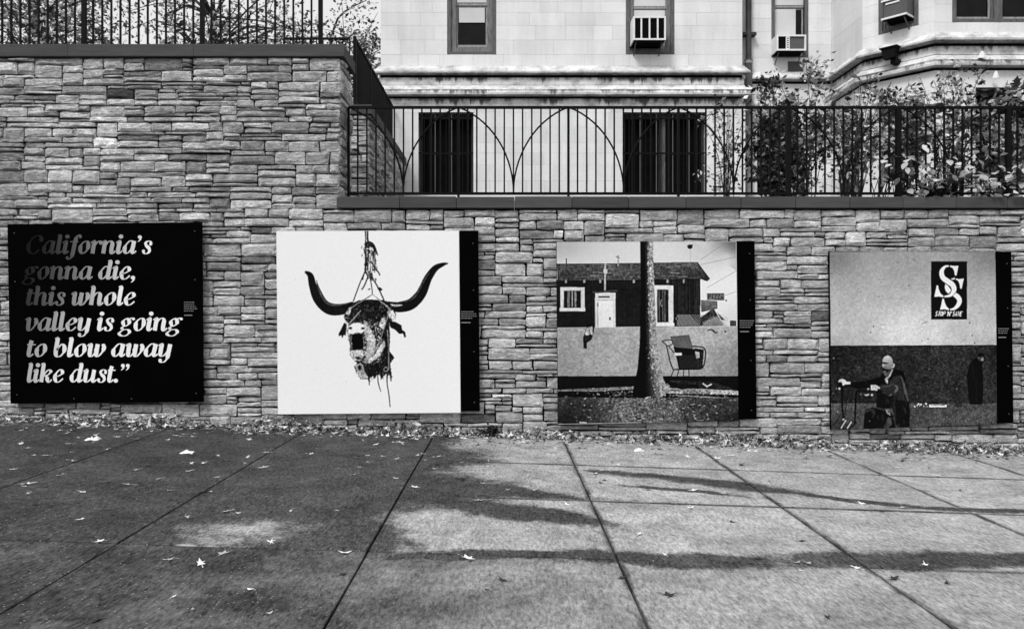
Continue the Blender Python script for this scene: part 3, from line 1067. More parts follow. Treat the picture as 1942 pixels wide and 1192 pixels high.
# window air conditioners
def air_conditioner(face, u0, u1, z0, z1, out, label, style):
    r_ = empty("air_conditioner", face.p((u0 + u1) / 2, z0, 0))
    tag(r_, label, "air conditioner", "window air conditioners")
    t = 0.035
    m = MB()
    face.box(m, u0, u1, z0, z0 + t, -0.1, out)
    m.build("base_pan", M['whitepaint'], r_)
    m = MB()
    face.box(m, u0, u1, z1 - t, z1, -0.1, out)
    m.build("top", M['whitepaint'], r_)
    for (a, b) in ((u0, u0 + t), (u1 - t, u1)):
        m = MB(); face.box(m, a, b, z0 + t, z1 - t, -0.1, out); m.build("side", M['whitepaint'] if style != 'b' else M['greymetal'], r_)
    m = MB(); face.box(m, u0 + t, u1 - t, z0 + t, z1 - t, -0.1, out - 0.03)
    m.build("core", M['black'] if style == 'a' else M['greymetal'], r_)
    m = MB(); face.box(m, u0 + 0.02, u1 - 0.02, z0 - 0.012, z0 - 0.001, -0.1, out - 0.02); m.build("underside_shade", M['black'], r_)  # black sheet below the white pan: its shade put into colour
    if style == 'a':
        for k in range(1, 4):
            u = u0 + (u1 - u0) * k / 4
            m = MB(); face.box(m, u - 0.016, u + 0.016, z0 + t, z1 - t, out - 0.03, out - 0.005); m.build("rib", M['whitepaint'], r_)
        for k in range(9):
            z = z0 + t + 0.01 + (z1 - z0 - 2 * t) * k / 9
            m = MB(); face.box(m, u0 + t, u1 - t, z, z + 0.008, out - 0.03, out - 0.022); m.build("louvre", M['iron'], r_)
    elif style == 'c':
        u = u0 + (u1 - u0) * 0.38
        m = MB(); face.box(m, u - 0.04, u + 0.04, z0 + t, z1 - t, out - 0.03, out - 0.004); m.build("rib", M['whitepaint'], r_)
        for k in range(5):
            z = z0 + 0.06 + k * (z1 - z0 - 0.1) / 5
            m = MB(); face.box(m, u - 0.02, u + 0.02, z, z + 0.02, out - 0.004, out - 0.002); m.build("slot", M['iron'], r_)
        m = MB(); face.box(m, u0 + t, u - 0.04, z0 + t, z1 - t, out - 0.03, out - 0.02); m.build("coil", M['black'], r_)
    else:
        m = MB(); face.box(m, u0 + 0.08, u0 + 0.34, z1 - 0.1, z1 - 0.07, out - 0.03, out - 0.015); m.build("badge_strip", M['whitepaint'], r_)
    # support brackets down to the sill
    for u in (u0 + 0.07, u1 - 0.07):
        m = MB()
        m.bar(face.p(u, z0 - 0.012, out * 0.8), face.p(u, z0 - 0.2, 0.0), 0.02)
        m.build("brace", M['greymetal'], r_)
    return r_


OUT = 0.42
def ax(px): return XP(px, 7.4 - OUT) + 2.65
air_conditioner(FA, ax(1201), ax(1263), ZP(76, 7.4 - OUT), ZP(31, 7.4 - OUT), OUT, "white framed air conditioner with four dark vertical openings", 'a')
def ar(px): return XP(px, 7.85 - 0.35) - 5.05
air_conditioner(FR, ar(1473), ar(1529), ZP(96, 7.5), ZP(66, 7.5), 0.35, "air conditioner with a pale slotted strip beside the downpipe window", 'c')
air_conditioner(FB2, FB2.upx(1676) + 0.08, FB2.upx(1735) - 0.03, 7.12, 7.50, 0.30, "grey faced air conditioner on the slanted side of the bay", 'b')

# ------------------------------------------------------------------ printed panels
class Print:
    """flat printed shapes; each shape is laid a hair in front of the one before"""
    def __init__(self, Y, mp):
        self.Y, self.mp = Y, mp
        self.v, self.f, self.t, self.g = [], [], [], []
        self.k = 0

    def _add(self, pts, faces, tones, grain):
        self.k += 1
        y = self.Y - self.k * 2.0e-5
        b = len(self.v)
        for (x, yy) in pts:
            p = P(*self.mp(x, yy), self.Y)
            self.v.append((p.x, y, p.z))
        self.f += [tuple(i + b for i in q) for q in faces]
        self.t += tones
        self.g += [grain] * len(pts)

    def poly(self, pts, tone, grain=0.0):
        if not isinstance(tone, (list, tuple)): tone = [tone] * len(pts)
        self._add(pts, [tuple(range(len(pts)))], [lin(t) * 0.80 for t in tone], grain)

    def rect(self, x0, y0, x1, y1, tone, grain=0.0):
        """tone: one value, or (top, bottom)"""
        t = [tone] * 4 if not isinstance(tone, tuple) else [tone[0], tone[0], tone[1], tone[1]]
        self.poly([(x0, y0), (x1, y0), (x1, y1), (x0, y1)], t, grain)

    def disc(self, x, y, r, tone, grain=0.0, ry=None, n=14, rot=0):
        ry = ry or r
        c, s = math.cos(rot), math.sin(rot)
        self.poly([(x + r * math.cos(a) * c - ry * math.sin(a) * s, y + r * math.cos(a) * s + ry * math.sin(a) * c) for a in [2 * math.pi * i / n for i in range(n)]], tone, grain)

    def ribbon(self, pts, ws, tone, grain=0.0, tone_fn=None):
        n = len(pts)
        if not isinstance(ws, (list, tuple)): ws = [ws] * n
        vs, fs, ts = [], [], []
        for i in range(n):
            a, b = pts[max(i - 1, 0)], pts[min(i + 1, n - 1)]
            dx, dy = b[0] - a[0], b[1] - a[1]
            L = math.hypot(dx, dy) or 1
            nx, ny = -dy / L, dx / L
            for s in (-1, 1):
                x, y = pts[i][0] + nx * s * ws[i] / 2, pts[i][1] + ny * s * ws[i] / 2
                vs.append((x, y))
                ts.append(lin(tone_fn(x, y) if tone_fn else (tone[i] if isinstance(tone, (list, tuple)) else tone)) * 0.90)
        for i in range(n - 1): fs.append((2 * i, 2 * i + 1, 2 * i + 3, 2 * i + 2))
        self._add(vs, fs, ts, grain)

    def line(self, pts, w, tone, grain=0.0, sub=6):
        if len(pts) > 2:
            if isinstance(w, (list, tuple)):
                s = spline([(p[0], p[1], q) for p, q in zip(pts, w)], sub)
                self.ribbon([(p[0], p[1]) for p in s], [p[2] for p in s], tone, grain)
            else: self.ribbon(spline(pts, sub), w, tone, grain)
        else: self.ribbon(pts, w, tone, grain)

    def build(self, name, parent):
        me = make_mesh(name, self.v, self.f, M['print'])
        for an, dat in (("tone", self.t), ("grain", self.g)):
            at = me.attributes.new(an, 'FLOAT', 'POINT')
            at.data.foreach_set("value", dat)
        return link_mesh(name, me, parent)


def spline(pts, sub=6):
    out = []
    n = len(pts)
    for i in range(n - 1):
        p0, p1, p2, p3 = pts[max(i - 1, 0)], pts[i], pts[i + 1], pts[min(i + 2, n - 1)]
        for k in range(sub):
            t = k / sub
            out.append(tuple(0.5 * (2 * b + (c_ - a) * t + (2 * a - 5 * b + 4 * c_ - d) * t * t + (3 * b - a - 3 * c_ + d) * t ** 3) for a, b, c_, d in zip(p0, p1, p2, p3)))
    out.append(tuple(pts[-1]))
    return out


def value_noise(n, cells, rng):
    g = rng.random((cells + 2, cells + 2))
    t = np.linspace(0, cells, n, endpoint=False)
    k = t.astype(int)
    f = t - k
    f = f * f * (3 - 2 * f)
    a = g[k][:, k] * (1 - f)[None, :] + g[k][:, k + 1] * f[None, :]
    b = g[k + 1][:, k] * (1 - f)[None, :] + g[k + 1][:, k + 1] * f[None, :]
    return a * (1 - f)[:, None] + b * f[:, None]


NCAN = 320
_nr = np.random.default_rng(4)
_parts = [(9, .12), (30, .14), (75, .22), (160, .28), (300, .24)]
NOISE = sum(w_ * (value_noise(NCAN * 2, c_, _nr) * 2 - 1) for c_, w_ in _parts) * 2.1
NOISE = np.clip(NOISE, -1, 1)


class Canvas:
    """a printed photograph: ink densities laid out on a fine grid over the board"""
    def __init__(self, quad, split, base):
        self.q = [lerp2(quad, 0, 0), lerp2(quad, split, 0), lerp2(quad, split, 1), lerp2(quad, 0, 1)]
        self.n = NCAN * 2
        self.img = np.full((self.n, self.n), lin(base))
        self.mp = lambda x, y: (x, y)

    def st(self, px, py):
        q = self.q
        s_, t_ = 0.5, 0.5
        for _ in range(4):
            yt = q[0][1] + (q[1][1] - q[0][1]) * s_
            yb = q[3][1] + (q[2][1] - q[3][1]) * s_
            t_ = (py - yt) / (yb - yt)
            xl = q[0][0] + (q[3][0] - q[0][0]) * t_
            xr = q[1][0] + (q[2][0] - q[1][0]) * t_
            s_ = (px - xl) / (xr - xl)
        return s_ * self.n, t_ * self.n

    def fwd(self, x, y): return self.st(*self.mp(x, y))

    def _mask(self, c, x0, y0, xs, ys):
        m = np.zeros((len(ys), len(xs)), bool)
        n = len(c)
        for i in range(n):
            (ax, ay), (bx, by) = c[i], c[(i + 1) % n]
            if ay == by: continue
            cond = ((ay > ys) != (by > ys))[:, None]
            xi = ax + (ys - ay) * (bx - ax) / (by - ay)
            m ^= cond & (xs[None, :] < xi[:, None])
        return m

    def poly(self, pts, tone, grain=0.0):
        c = [self.fwd(x, y) for x, y in pts]
        x0, x1 = max(0, int(min(p[0] for p in c)) - 1), min(self.n, int(max(p[0] for p in c)) + 2)
        y0, y1 = max(0, int(min(p[1] for p in c)) - 1), min(self.n, int(max(p[1] for p in c)) + 2)
        if x1 <= x0 or y1 <= y0: return
        xs, ys = np.arange(x0, x1) + 0.5, np.arange(y0, y1) + 0.5
        m = self._mask(c, x0, y0, xs, ys)
        if callable(tone):
            o, ex, ey = self.fwd(0, 0), self.fwd(1000, 0), self.fwd(0, 1000)
            A = np.array([[ex[0] - o[0], ey[0] - o[0]], [ex[1] - o[1], ey[1] - o[1]]]) / 1000
            Ai = np.linalg.inv(A)
            gx, gy = np.meshgrid(xs - o[0], ys - o[1])
            tv = tone(Ai[0, 0] * gx + Ai[0, 1] * gy, Ai[1, 0] * gx + Ai[1, 1] * gy)
        elif isinstance(tone, (list, tuple)):
            gx, gy = np.meshgrid(xs, ys)
            num, den = 0.0, 0.0
            for (px, py), t_ in zip(c, tone):
                w_ = 1.0 / ((gx - px) ** 2 + (gy - py) ** 2 + 30.0) ** 1.3
                num = num + w_ * t_
                den = den + w_
            tv = num / den
        else: tv = np.full(m.shape, float(tone))
        tv = np.clip(tv, 0, 255) / 255
        val = np.where(tv <= 0.04045, tv / 12.92, ((tv + 0.055) / 1.055) ** 2.4)
        if grain: val = val * np.exp2(2.0 * grain * NOISE[y0:y1, x0:x1])
        sub = self.img[y0:y1, x0:x1]
        sub[m] = val[m]

    rect = Print.rect
    disc = Print.disc
    line = Print.line

    def ribbon(self, pts, ws, tone, grain=0.0, tone_fn=None):
        n = len(pts)
        if not isinstance(ws, (list, tuple)): ws = [ws] * n
        L, Rr = [], []
        for i in range(n):
            a, b = pts[max(i - 1, 0)], pts[min(i + 1, n - 1)]
            dx, dy = b[0] - a[0], b[1] - a[1]
            k = math.hypot(dx, dy) or 1
            L.append((pts[i][0] - dy / k * ws[i] / 2, pts[i][1] + dx / k * ws[i] / 2))
            Rr.append((pts[i][0] + dy / k * ws[i] / 2, pts[i][1] - dx / k * ws[i] / 2))
        for i in range(n - 1): self.poly([L[i], L[i + 1], Rr[i + 1], Rr[i]], tone[i] if isinstance(tone, (list, tuple)) else tone, grain)

    def soften(self, x0, y0, x1, y1, passes):
        """out-of-focus part of the picture"""
        a, b = self.fwd(x0, y0), self.fwd(x1, y1)
        xa, ya, xb, yb = max(0, int(a[0])), max(0, int(a[1])), min(self.n, int(b[0])), min(self.n, int(b[1]))
        im = self.img[ya:yb, xa:xb]
        for _ in range(passes):
            p = np.pad(im, 1, mode='edge')
            im = (p[:-2, 1:-1] + p[2:, 1:-1] + p[1:-1, :-2] + p[1:-1, 2:] + 2 * p[1:-1, 1:-1]) / 6
        self.img[ya:yb, xa:xb] = im

    def shade(self, x, y, rx, ry, k):
        """part of the picture that was exposed lighter or darker, soft edged"""
        c, e = self.fwd(x, y), self.fwd(x + rx, y + ry)
        g = np.arange(self.n) + 0.5
        d = ((g[None, :] - c[0]) / (e[0] - c[0])) ** 2 + ((g[:, None] - c[1]) / (e[1] - c[1])) ** 2
        self.img *= 1 + (k - 1) * np.exp(-d)

    def build(self, name, parent, soft=1, film=0.05):
        im = self.img.reshape(NCAN, 2, NCAN, 2).mean(axis=(1, 3))
        for _ in range(soft):
            p = np.pad(im, 1, mode='edge')
            im = (p[:-2, 1:-1] + p[2:, 1:-1] + p[1:-1, :-2] + p[1:-1, 2:] + 4 * p[1:-1, 1:-1]) / 8
        p = np.pad(im, 2, mode='edge')
        blur = sum(p[2 + a:p.shape[0] - 2 + a, 2 + b:p.shape[1] - 2 + b] for a in (-2, 0, 2) for b in (-2, 0, 2)) / 9
        im = np.clip(im + 0.5 * (im - blur), im * 0.35, 1)         # the print is sharpened
        im = im * np.exp2(np.random.default_rng(9).normal(0, film, im.shape))
        im = np.clip(im, 0.0, 0.86) * 0.93
        k = NCAN + 1
        q = np.array(self.q)
        s_ = np.linspace(0.0015, 0.9985, k)[None, :, None]
        t_ = np.linspace(0.0015, 0.9985, k)[:, None, None]
        g = (q[0] * (1 - s_) + q[1] * s_) * (1 - t_) + (q[3] * (1 - s_) + q[2] * s_) * t_
        kk = (PY + CAM_D) / F
        v = np.empty((k, k, 3))
        v[..., 0] = (g[..., 0] - CX) * kk
        v[..., 1] = PY - 0.0008
        v[..., 2] = EYE - (g[..., 1] - CY) * kk
        ii = np.arange(NCAN * k).reshape(NCAN, k)[:, :-1].ravel()
        f = np.stack([ii + k, ii + k + 1, ii + 1, ii], 1)
        me = bpy.data.meshes.new(name)
        me.vertices.add(k * k)
        me.vertices.foreach_set("co", v.ravel())
        me.loops.add(len(f) * 4)
        me.loops.foreach_set("vertex_index", f.ravel().astype(np.int32))
        me.polygons.add(len(f))
        me.polygons.foreach_set("loop_start", np.arange(0, len(f) * 4, 4, dtype=np.int32))
        me.update(calc_edges=True)
        at = me.attributes.new("tone", 'FLOAT', 'FACE')
        at.data.foreach_set("value", im.ravel().astype(np.float32))
        me.materials.append(M['ink'])
        return link_mesh(name, me, parent)


PY = -0.105     # front of the boards


def quad_board(name, px4, y_front, y_back, mat, parent):
    m = MB()
    q = [P(x, y, y_front) for (x, y) in px4]
    v = [Vector((p.x, yy, p.z)) for yy in (y_front, y_back) for p in q]
    m.add(v, [(0, 3, 2, 1), (4, 5, 6, 7), (0, 1, 5, 4), (1, 2, 6, 5), (2, 3, 7, 6), (3, 0, 4, 7)])
    return m.build(name, mat, parent)


def lerp2(q, s, t):
    a = (q[0][0] + (q[1][0] - q[0][0]) * s, q[0][1] + (q[1][1] - q[0][1]) * s)
    b = (q[3][0] + (q[2][0] - q[3][0]) * s, q[3][1] + (q[2][1] - q[3][1]) * s)
    return (a[0] + (b[0] - a[0]) * t, a[1] + (b[1] - a[1]) * t)


def panel(idx, label, split):
    q = PANELS[idx]
    c = lerp2(q, 0.5, 1.0)
    root = empty("display_panel", P(c[0], c[1], PY))
    tag(root, label, "panel", "panels hung along the stone wall")
    if split is None:
        quad_board("board", q, PY, PY + 0.035, M['board_black'], root)
        strip = q
    else:
        a = [lerp2(q, 0, 0), lerp2(q, split, 0), lerp2(q, split, 1), lerp2(q, 0, 1)]
        strip = [lerp2(q, split + 0.001, 0), lerp2(q, 1, 0), lerp2(q, 1, 0.992), lerp2(q, split + 0.001, 0.992)]
        quad_board("board", a, PY, PY + 0.045, M['board_white'] if idx == 1 else M['board_black'], root)
        quad_board("caption_strip", strip, PY + 0.006, PY + 0.04, M['board_black'], root)
    for t in (0.12, 0.85):
        a, b = lerp2(q, 0.05, t), lerp2(q, 0.95, t)
        p0, p1 = P(a[0], a[1], PY), P(b[0], b[1], PY)
        m = MB(); m.box(p0.x, p1.x, PY + 0.0455 if split else PY + 0.0355, 0.01, min(p0.z, p1.z) - 0.03, max(p0.z, p1.z) + 0.03)
        m.build("mounting_rail", M['board_black'], root)
    # screw heads
    sc_ = [(0.72, t) for t in (0.07, 0.33, 0.67, 0.95)] if split else [(s, t) for s in (0.035, 0.965) for t in (0.05, 0.32, 0.95)] + [(0.33, 0.975), (0.63, 0.978)]
    for (s, t) in sc_:
        x, y = lerp2(strip, s, t)
        p = P(x, y, PY)
        m = MB(); yf = PY + (0.006 if split else 0)
        m.tube([(p.x, yf + 0.001, p.z), (p.x, yf - 0.004, p.z)], 0.008, 8)
        m.build("screw", M['screw'], root)
    return root, strip


def caption(pr, x, y, w, rows, rng, last=True):
    """small block of caption lines too fine to read"""
    yy = y
    for r_ in range(rows):
        xx = x
        end = x + w * (rng.uniform(0.72, 1.0) if r_ < rows - 1 else 0.7)
        while xx < end - 1:
            L = min(rng.uniform(2.0, 6.0), end - xx)
            pr.rect(xx, yy, xx + L, yy + 1.6, 120)
            xx += L + 0.9
        yy += 4.1
    if last: pr.rect(x + 0.5, yy + 4, x + w * 0.6, yy + 6, 130)


# ---- panel with the quotation -------------------------------------------------
GL = {  # bold high-contrast italic, drawn upright as pen strokes and slanted later; x-height 1
    'a': (1.02, [[(.80, .80), (.66, .97), (.46, .98), (.22, .66), (.17, .28), (.33, .04), (.52, .14), (.72, .46)], [(.80, 1.0), (.77, .6), (.74, .22), (.84, .03), (1.04, .22)]]),
    'b': (.98, [[(.02, 1.42), (.20, 1.44), (.20, 1.0), (.20, .3), (.34, .02), (.58, .06), (.78, .40), (.76, .78), (.58, .97), (.40, .80), (.24, .5)]]),
    'C': (1.25, [[(1.12, .98), (1.10, 1.25), (.88, 1.41), (.56, 1.30), (.30, .90), (.24, .45), (.44, .08), (.78, .03), (1.06, .32)]]),
    'd': (1.05, [[(.78, .80), (.64, .97), (.44, .98), (.22, .66), (.17, .28), (.33, .04), (.52, .14), (.72, .46)], [(.62, 1.42), (.80, 1.44), (.78, .9), (.74, .22), (.84, .03), (1.04, .22)]]),
    'e': (.90, [[(.20, .44), (.46, .50), (.70, .68), (.68, .90), (.50, .98), (.27, .74), (.19, .36), (.34, .05), (.58, .06), (.82, .30)]]),
    'f': (.66, [[(.76, 1.34), (.62, 1.45), (.46, 1.30), (.38, .8), (.34, .2), (.27, -.25), (.10, -.42), (-.08, -.32)]]),
    'g': (1.00, [[(.48, .97), (.27, .82), (.24, .58), (.42, .38), (.64, .52), (.66, .78), (.48, .97)], [(.34, .40), (.20, .22), (.36, .11), (.66, .08), (.78, -.12), (.58, -.36), (.26, -.38), (.06, -.22), (.18, -.02), (.40, .10)], [(.62, .88), (.78, .99), (.96, .97)]]),
    'h': (1.06, [[(.02, 1.42), (.20, 1.44), (.20, .9), (.19, .02)], [(.22, .52), (.42, .88), (.62, .98), (.76, .80), (.75, .4), (.78, .08), (.88, .02), (1.06, .22)]]),
    'i': (.50, [[(.0, .84), (.12, .97), (.22, .96), (.20, .5), (.20, .16), (.30, .02), (.50, .22)]]),
    'k': (1.02, [[(.02, 1.42), (.20, 1.44), (.20, .9), (.19, .02)], [(.24, .42), (.46, .80), (.66, .97), (.82, .84), (.66, .60), (.34, .50)], [(.40, .52), (.58, .40), (.66, .14), (.80, .02), (.98, .22)]]),
    'l': (.50, [[(.04, 1.42), (.22, 1.44), (.21, .9), (.20, .18), (.30, .02), (.50, .22)]]),
    'n': (1.08, [[(.0, .84), (.12, .97), (.22, .96), (.21, .5), (.20, .02)], [(.24, .52), (.42, .88), (.62, .98), (.78, .80), (.77, .4), (.80, .08), (.90, .02), (1.08, .22)]]),
    'o': (.94, [[(.50, .98), (.26, .78), (.18, .36), (.36, .03), (.64, .18), (.76, .60), (.66, .92), (.50, .98)]]),
    'r': (.80, [[(.0, .84), (.12, .97), (.22, .96), (.21, .5), (.20, .02)], [(.24, .50), (.42, .86), (.60, .98), (.74, .88)]]),
    's': (.76, [[(.64, .74), (.58, .93), (.40, .98), (.24, .84), (.30, .64), (.52, .44), (.60, .22), (.46, .03), (.24, .03), (.12, .22)]]),
    't': (.58, [[(.30, 1.26), (.24, .9), (.21, .4), (.22, .14), (.34, .02), (.54, .22)]]),
    'u': (1.08, [[(.0, .84), (.12, .97), (.21, .96), (.19, .5), (.21, .12), (.36, .03), (.58, .22), (.74, .56)], [(.80, .98), (.77, .5), (.77, .16), (.88, .02), (1.08, .22)]]),
    'v': (.92, [[(.0, .84), (.12, .97), (.23, .96), (.24, .5), (.28, .10), (.44, .04), (.68, .34), (.80, .72), (.70, .95)]]),
    'w': (1.32, [[(.0, .84), (.12, .97), (.23, .96), (.22, .5), (.26, .10), (.42, .04), (.60, .30), (.68, .60)], [(.72, .98), (.70, .5), (.72, .10), (.88, .04), (1.10, .34), (1.20, .72), (1.10, .95)]]),
    'y': (1.02, [[(.0, .84), (.12, .97), (.22, .96), (.20, .5), (.22, .14), (.38, .05), (.58, .22), (.74, .56)], [(.82, .98), (.78, .4), (.74, -.08), (.58, -.38), (.36, -.42), (.22, -.28)]]),
    '.': (.42, []), ',': (.42, []), '’': (.42, []), '”': (.80, []), ' ': (.42, []),
}
BALL = {'C': [(1.10, 1.02, .09)], 'f': [(.72, 1.32, .11), (-.04, -.30, .11)], 'r': [(.72, .84, .13)], 's': [(.62, .74, .10), (.15, .22, .11)], 'v': [(.72, .90, .11)],
        'w': [(1.12, .90, .11)], 'y': [(.26, -.27, .12)], 'g': [(.95, .93, .11)], 'i': [(.27, 1.34, .16)], '.': [(.16, .13, .16)], ',': [(.18, .13, .15)],
        '’': [(.16, 1.30, .14)], '”': [(.14, 1.30, .14), (.52, 1.30, .14)], 'C2': []}


def glyph(pr, ch, ox, oy, sx, sy, tone_fn):
    SL = 0.13
    WIDE, THIN = 0.30, 0.055

    def mp(x, y): return (ox + (x + SL * y) * sx, oy - y * sy)
    for stroke in GL[ch][1]:
        s = spline(stroke, 7)
        n = len(s)
        ws, pts = [], []
        for i in range(n):
            a, b = s[max(i - 1, 0)], s[min(i + 1, n - 1)]
            dx, dy = b[0] - a[0], b[1] - a[1]
            L = math.hypot(dx, dy) or 1
            v = abs(dy) / L
            if ch == 's': v = max(v ** 1.2 * 0.75, 0.9 * math.exp(-((i / n - 0.52) / 0.17) ** 2))
            elif dx * dy > 0 and abs(dx) > 0.3 * abs(dy): v *= 0.45     # up-strokes are hairlines
            ws.append((THIN + (WIDE - THIN) * v ** 1.5))
        # even the widths out along the stroke
        for _ in range(2): ws = [(ws[max(i - 1, 0)] + ws[i] * 2 + ws[min(i + 1, n - 1)]) / 4 for i in range(n)]
        pr.ribbon([mp(*p) for p in s], [w * sx for w in ws], 255, 0, tone_fn)
    if ch in 'ft': pr.ribbon([mp(.02, .94), mp(.62, .94)], .085 * sy, 255, 0, tone_fn)
    for (x, y, r_) in BALL.get(ch, []):
        c_ = mp(x, y)
        t_ = tone_fn(*c_)
        pr.disc(c_[0], c_[1], r_ * sx * 1.08, t_, 0, r_ * sy)
        if ch in ',’”':
            pr.ribbon([mp(x + .06, y - .02), mp(x + .07, y - .16), mp(x - .02, y - .30), mp(x - .10, y - .37)], [.15 * sx, .13 * sx, .08 * sx, .03 * sx], 255, 0, tone_fn)


root, _ = panel(0, "black panel carrying six lines of white italic lettering", None)
LINES = [("California’s", 46, 290, 481), ("gonna die,", 43, 261, 529.5), ("this whole", 47, 259, 578.5), ("valley is going", 46, 345, 627), ("to blow away", 48, 328, 676), ("like dust.”", 49, 248, 724.5)]
XH = 24.3
for li, (txt, x0, x1, base) in enumerate(LINES):
    pr = Print(PY - 0.0006, lambda x, y: (x, y))
    tot = sum(GL[c_][0] for c_ in txt) + 0.12
    sx = (x1 - x0) / tot

    def tf(x, y, li=li):
        t = (x - 56) / 225 + (-0.03, .08, .20, .42, .62, .72)[li]
        t = max(0.0, min(1.0, t))
        return 4 + 246 * t ** 1.05
    x = x0
    for c_ in txt:
        glyph(pr, c_, x, base, sx, XH, tf)
        x += GL[c_][0] * sx
    pr.build("lettering", root)
pr = Print(PY - 0.0006, lambda x, y: (x, y))
caption(pr, 349, 572, 26, 5, random.Random(3))
pr.build("caption", root)

# ---- steer head print ---------------------------------------------------------
root, strip = panel(1, "white panel printed with a horned steer head hanging by ropes", (870.5 - 524) / 383)
rp = random.Random(8)
pr = Canvas(PANELS[1], (870.5 - 524) / 383, 236)
pr.mp = lambda x, y: (500 + x / 2.907, 410 + y / 2.907)
for _ in range(26): pr.disc(rp.uniform(90, 1060), rp.uniform(110, 1070), rp.uniform(1, 2.6), rp.uniform(150, 205), n=6)
# horns
pr.line([(500, 492), (430, 512), (360, 508), (300, 455), (270, 380), (256, 325), (226, 304)], [50, 62, 66, 56, 44, 34, 12], 12, 0.5)
pr.line([(470, 478), (400, 488), (345, 470), (305, 400), (290, 350)], [4, 12, 16, 12, 3], 75, 0.5)
pr.line([(680, 492), (750, 500), (815, 482), (870, 425), (905, 345), (945, 288), (985, 266), (1018, 258)], [50, 58, 62, 56, 46, 36, 24, 7], 10, 0.5)
pr.line([(735, 474), (800, 462), (840, 430), (880, 360), (915, 310)], [3, 12, 13, 10, 3], 62, 0.5)
pr.line([(700, 485), (730, 492), (765, 488)], [6, 10, 4], 165, 0.5)
# rope and knots
pr.line([(567, 78), (569, 120), (570, 175)], [22, 20, 26], 45, 0.6)
pr.line([(566, 80), (566, 120), (568, 160)], [5, 4, 5], 170, 0.3)
pr.line([(556, 158), (580, 150), (605, 165), (630, 215)], [16, 30, 22, 5], 30, 0.8)
for (a, b, w_, t_) in [((562, 180), (560, 300), 12, 25), ((578, 185), (574, 345), 10, 60), ((602, 180), (606, 300), 18, 35), ((616, 200), (610, 290), 10, 90), ((612, 285), (642, 325), 8, 20), ((566, 290), (545, 350), 8, 15), ((585, 300), (590, 350), 10, 20)]:
    pr.line([a, ((a[0] + b[0]) / 2 + rp.uniform(-6, 6), (a[1] + b[1]) / 2), b], w_, t_, 0.8)
for (pts, w_, t_) in [([(560, 300), (530, 370), (494, 468)], 7, 15), ([(596, 335), (630, 390), (664, 462)], 8, 15), ([(572, 340), (556, 380), (540, 404)], 8, 20), ([(588, 340), (596, 390), (600, 432)], 6, 20),
                      ([(600, 430), (560, 455), (520, 478)], 5, 20), ([(600, 430), (650, 470), (700, 520)], 5, 30), ([(630, 402), (640, 396), (652, 408)], 12, 18), ([(576, 404), (588, 398)], 7, 20), ([(560, 300), (572, 320), (592, 340)], 12, 20)]:
    pr.line(pts, w_, t_, 0.4)
for _ in range(160):
    y = rp.uniform(150, 345)
    x = 572 + (y - 150) * 0.10 + rp.gauss(6, 15 if y < 300 else 9)
    pr.ribbon([(x, y), (x + rp.gauss(0, 5), y + rp.uniform(8, 24))], rp.uniform(2, 5), rp.choice([8, 15, 30, 60, 120, 200]), 0.2)
pr.mp = lambda x, y: (630 + x / 4.967, 550 + y / 4.967)
# ears
pr.poly([(112, 305), (140, 318), (136, 380), (128, 432), (112, 420), (92, 455), (84, 425), (62, 436), (58, 410), (80, 370)], 16, 0.7)
pr.poly([(535, 285), (600, 298), (655, 330), (660, 370), (690, 392), (698, 440), (680, 448), (668, 410), (630, 412), (595, 375), (545, 350)], 14, 0.7)
# head
head = [(190, 118), (250, 98), (330, 86), (420, 88), (490, 92), (540, 120), (588, 180), (604, 240), (560, 288), (538, 300), (545, 400), (545, 480), (540, 570), (588, 636), (548, 690), (556, 760), (565, 815), (556, 868), (540, 800), (515, 788), (490, 806), (464, 842), (446, 795), (420, 800), (405, 835), (380, 810), (358, 826), (350, 888), (334, 838), (268, 840), (236, 780), (204, 728), (232, 688), (186, 640), (163, 595), (166, 520), (150, 440), (138, 385), (150, 315), (118, 272), (110, 240), (150, 178)]
pr.poly(head, 22, 0.9)


def inside(x, y, poly):
    c_ = False
    j = len(poly) - 1
    for i in range(len(poly)):
        if (poly[i][1] > y) != (poly[j][1] > y) and x < (poly[j][0] - poly[i][0]) * (y - poly[i][1]) / (poly[j][1] - poly[i][1]) + poly[i][0]: c_ = not c_
        j = i
    return c_


for _ in range(1500):
    x, y = rp.uniform(110, 580), rp.uniform(95, 830)
    if not inside(x, y, head): continue
    if 190 < x < 290 and 412 < y < 562: continue
    if y < 300: a, dens, tr_ = rp.gauss(0.5 if x < 350 else -0.4, 0.4), 0.20, (35, 130)
    elif y > 690: a, dens, tr_ = rp.gauss(0, 0.5), 0.20, (25, 140)
    elif x > 470: a, dens, tr_ = rp.gauss(0, 0.3), 0.12, (25, 110)
    else: a, dens, tr_ = rp.gauss(-0.2, 0.4), 0.50, (50, 215)
    t_ = rp.uniform(*tr_) if rp.random() < dens else rp.uniform(2, 26)
    L = rp.uniform(10, 34)
    dx, dy = math.sin(a) * L / 2, math.cos(a) * L / 2
    bend = rp.uniform(-4, 4)
    pr.ribbon([(x - dx, y - dy), (x + bend, y), (x + dx, y + dy)], [1.5, rp.uniform(4, 9), 1.5], t_, 0.3)
pr.poly([(300, 280), (350, 340), (400, 450), (410, 560), (370, 650), (300, 690), (320, 600), (330, 480), (300, 380)], 175, 0.5)
pr.poly([(490, 470), (500, 520), (450, 620), (370, 672), (320, 690), (400, 610), (450, 530)], 205, 0.4)
pr.poly([(470, 262), (505, 258), (500, 330), (480, 370), (440, 330)], 215, 0.4)
pr.poly([(150, 345), (190, 315), (250, 308), (298, 325), (312, 365), (280, 405), (240, 395), (190, 412), (150, 405)], 222, 0.2)
pr.disc(172, 355, 16, 12, 0.5, 13)
pr.disc(288, 358, 16, 25, 0.5, 12)
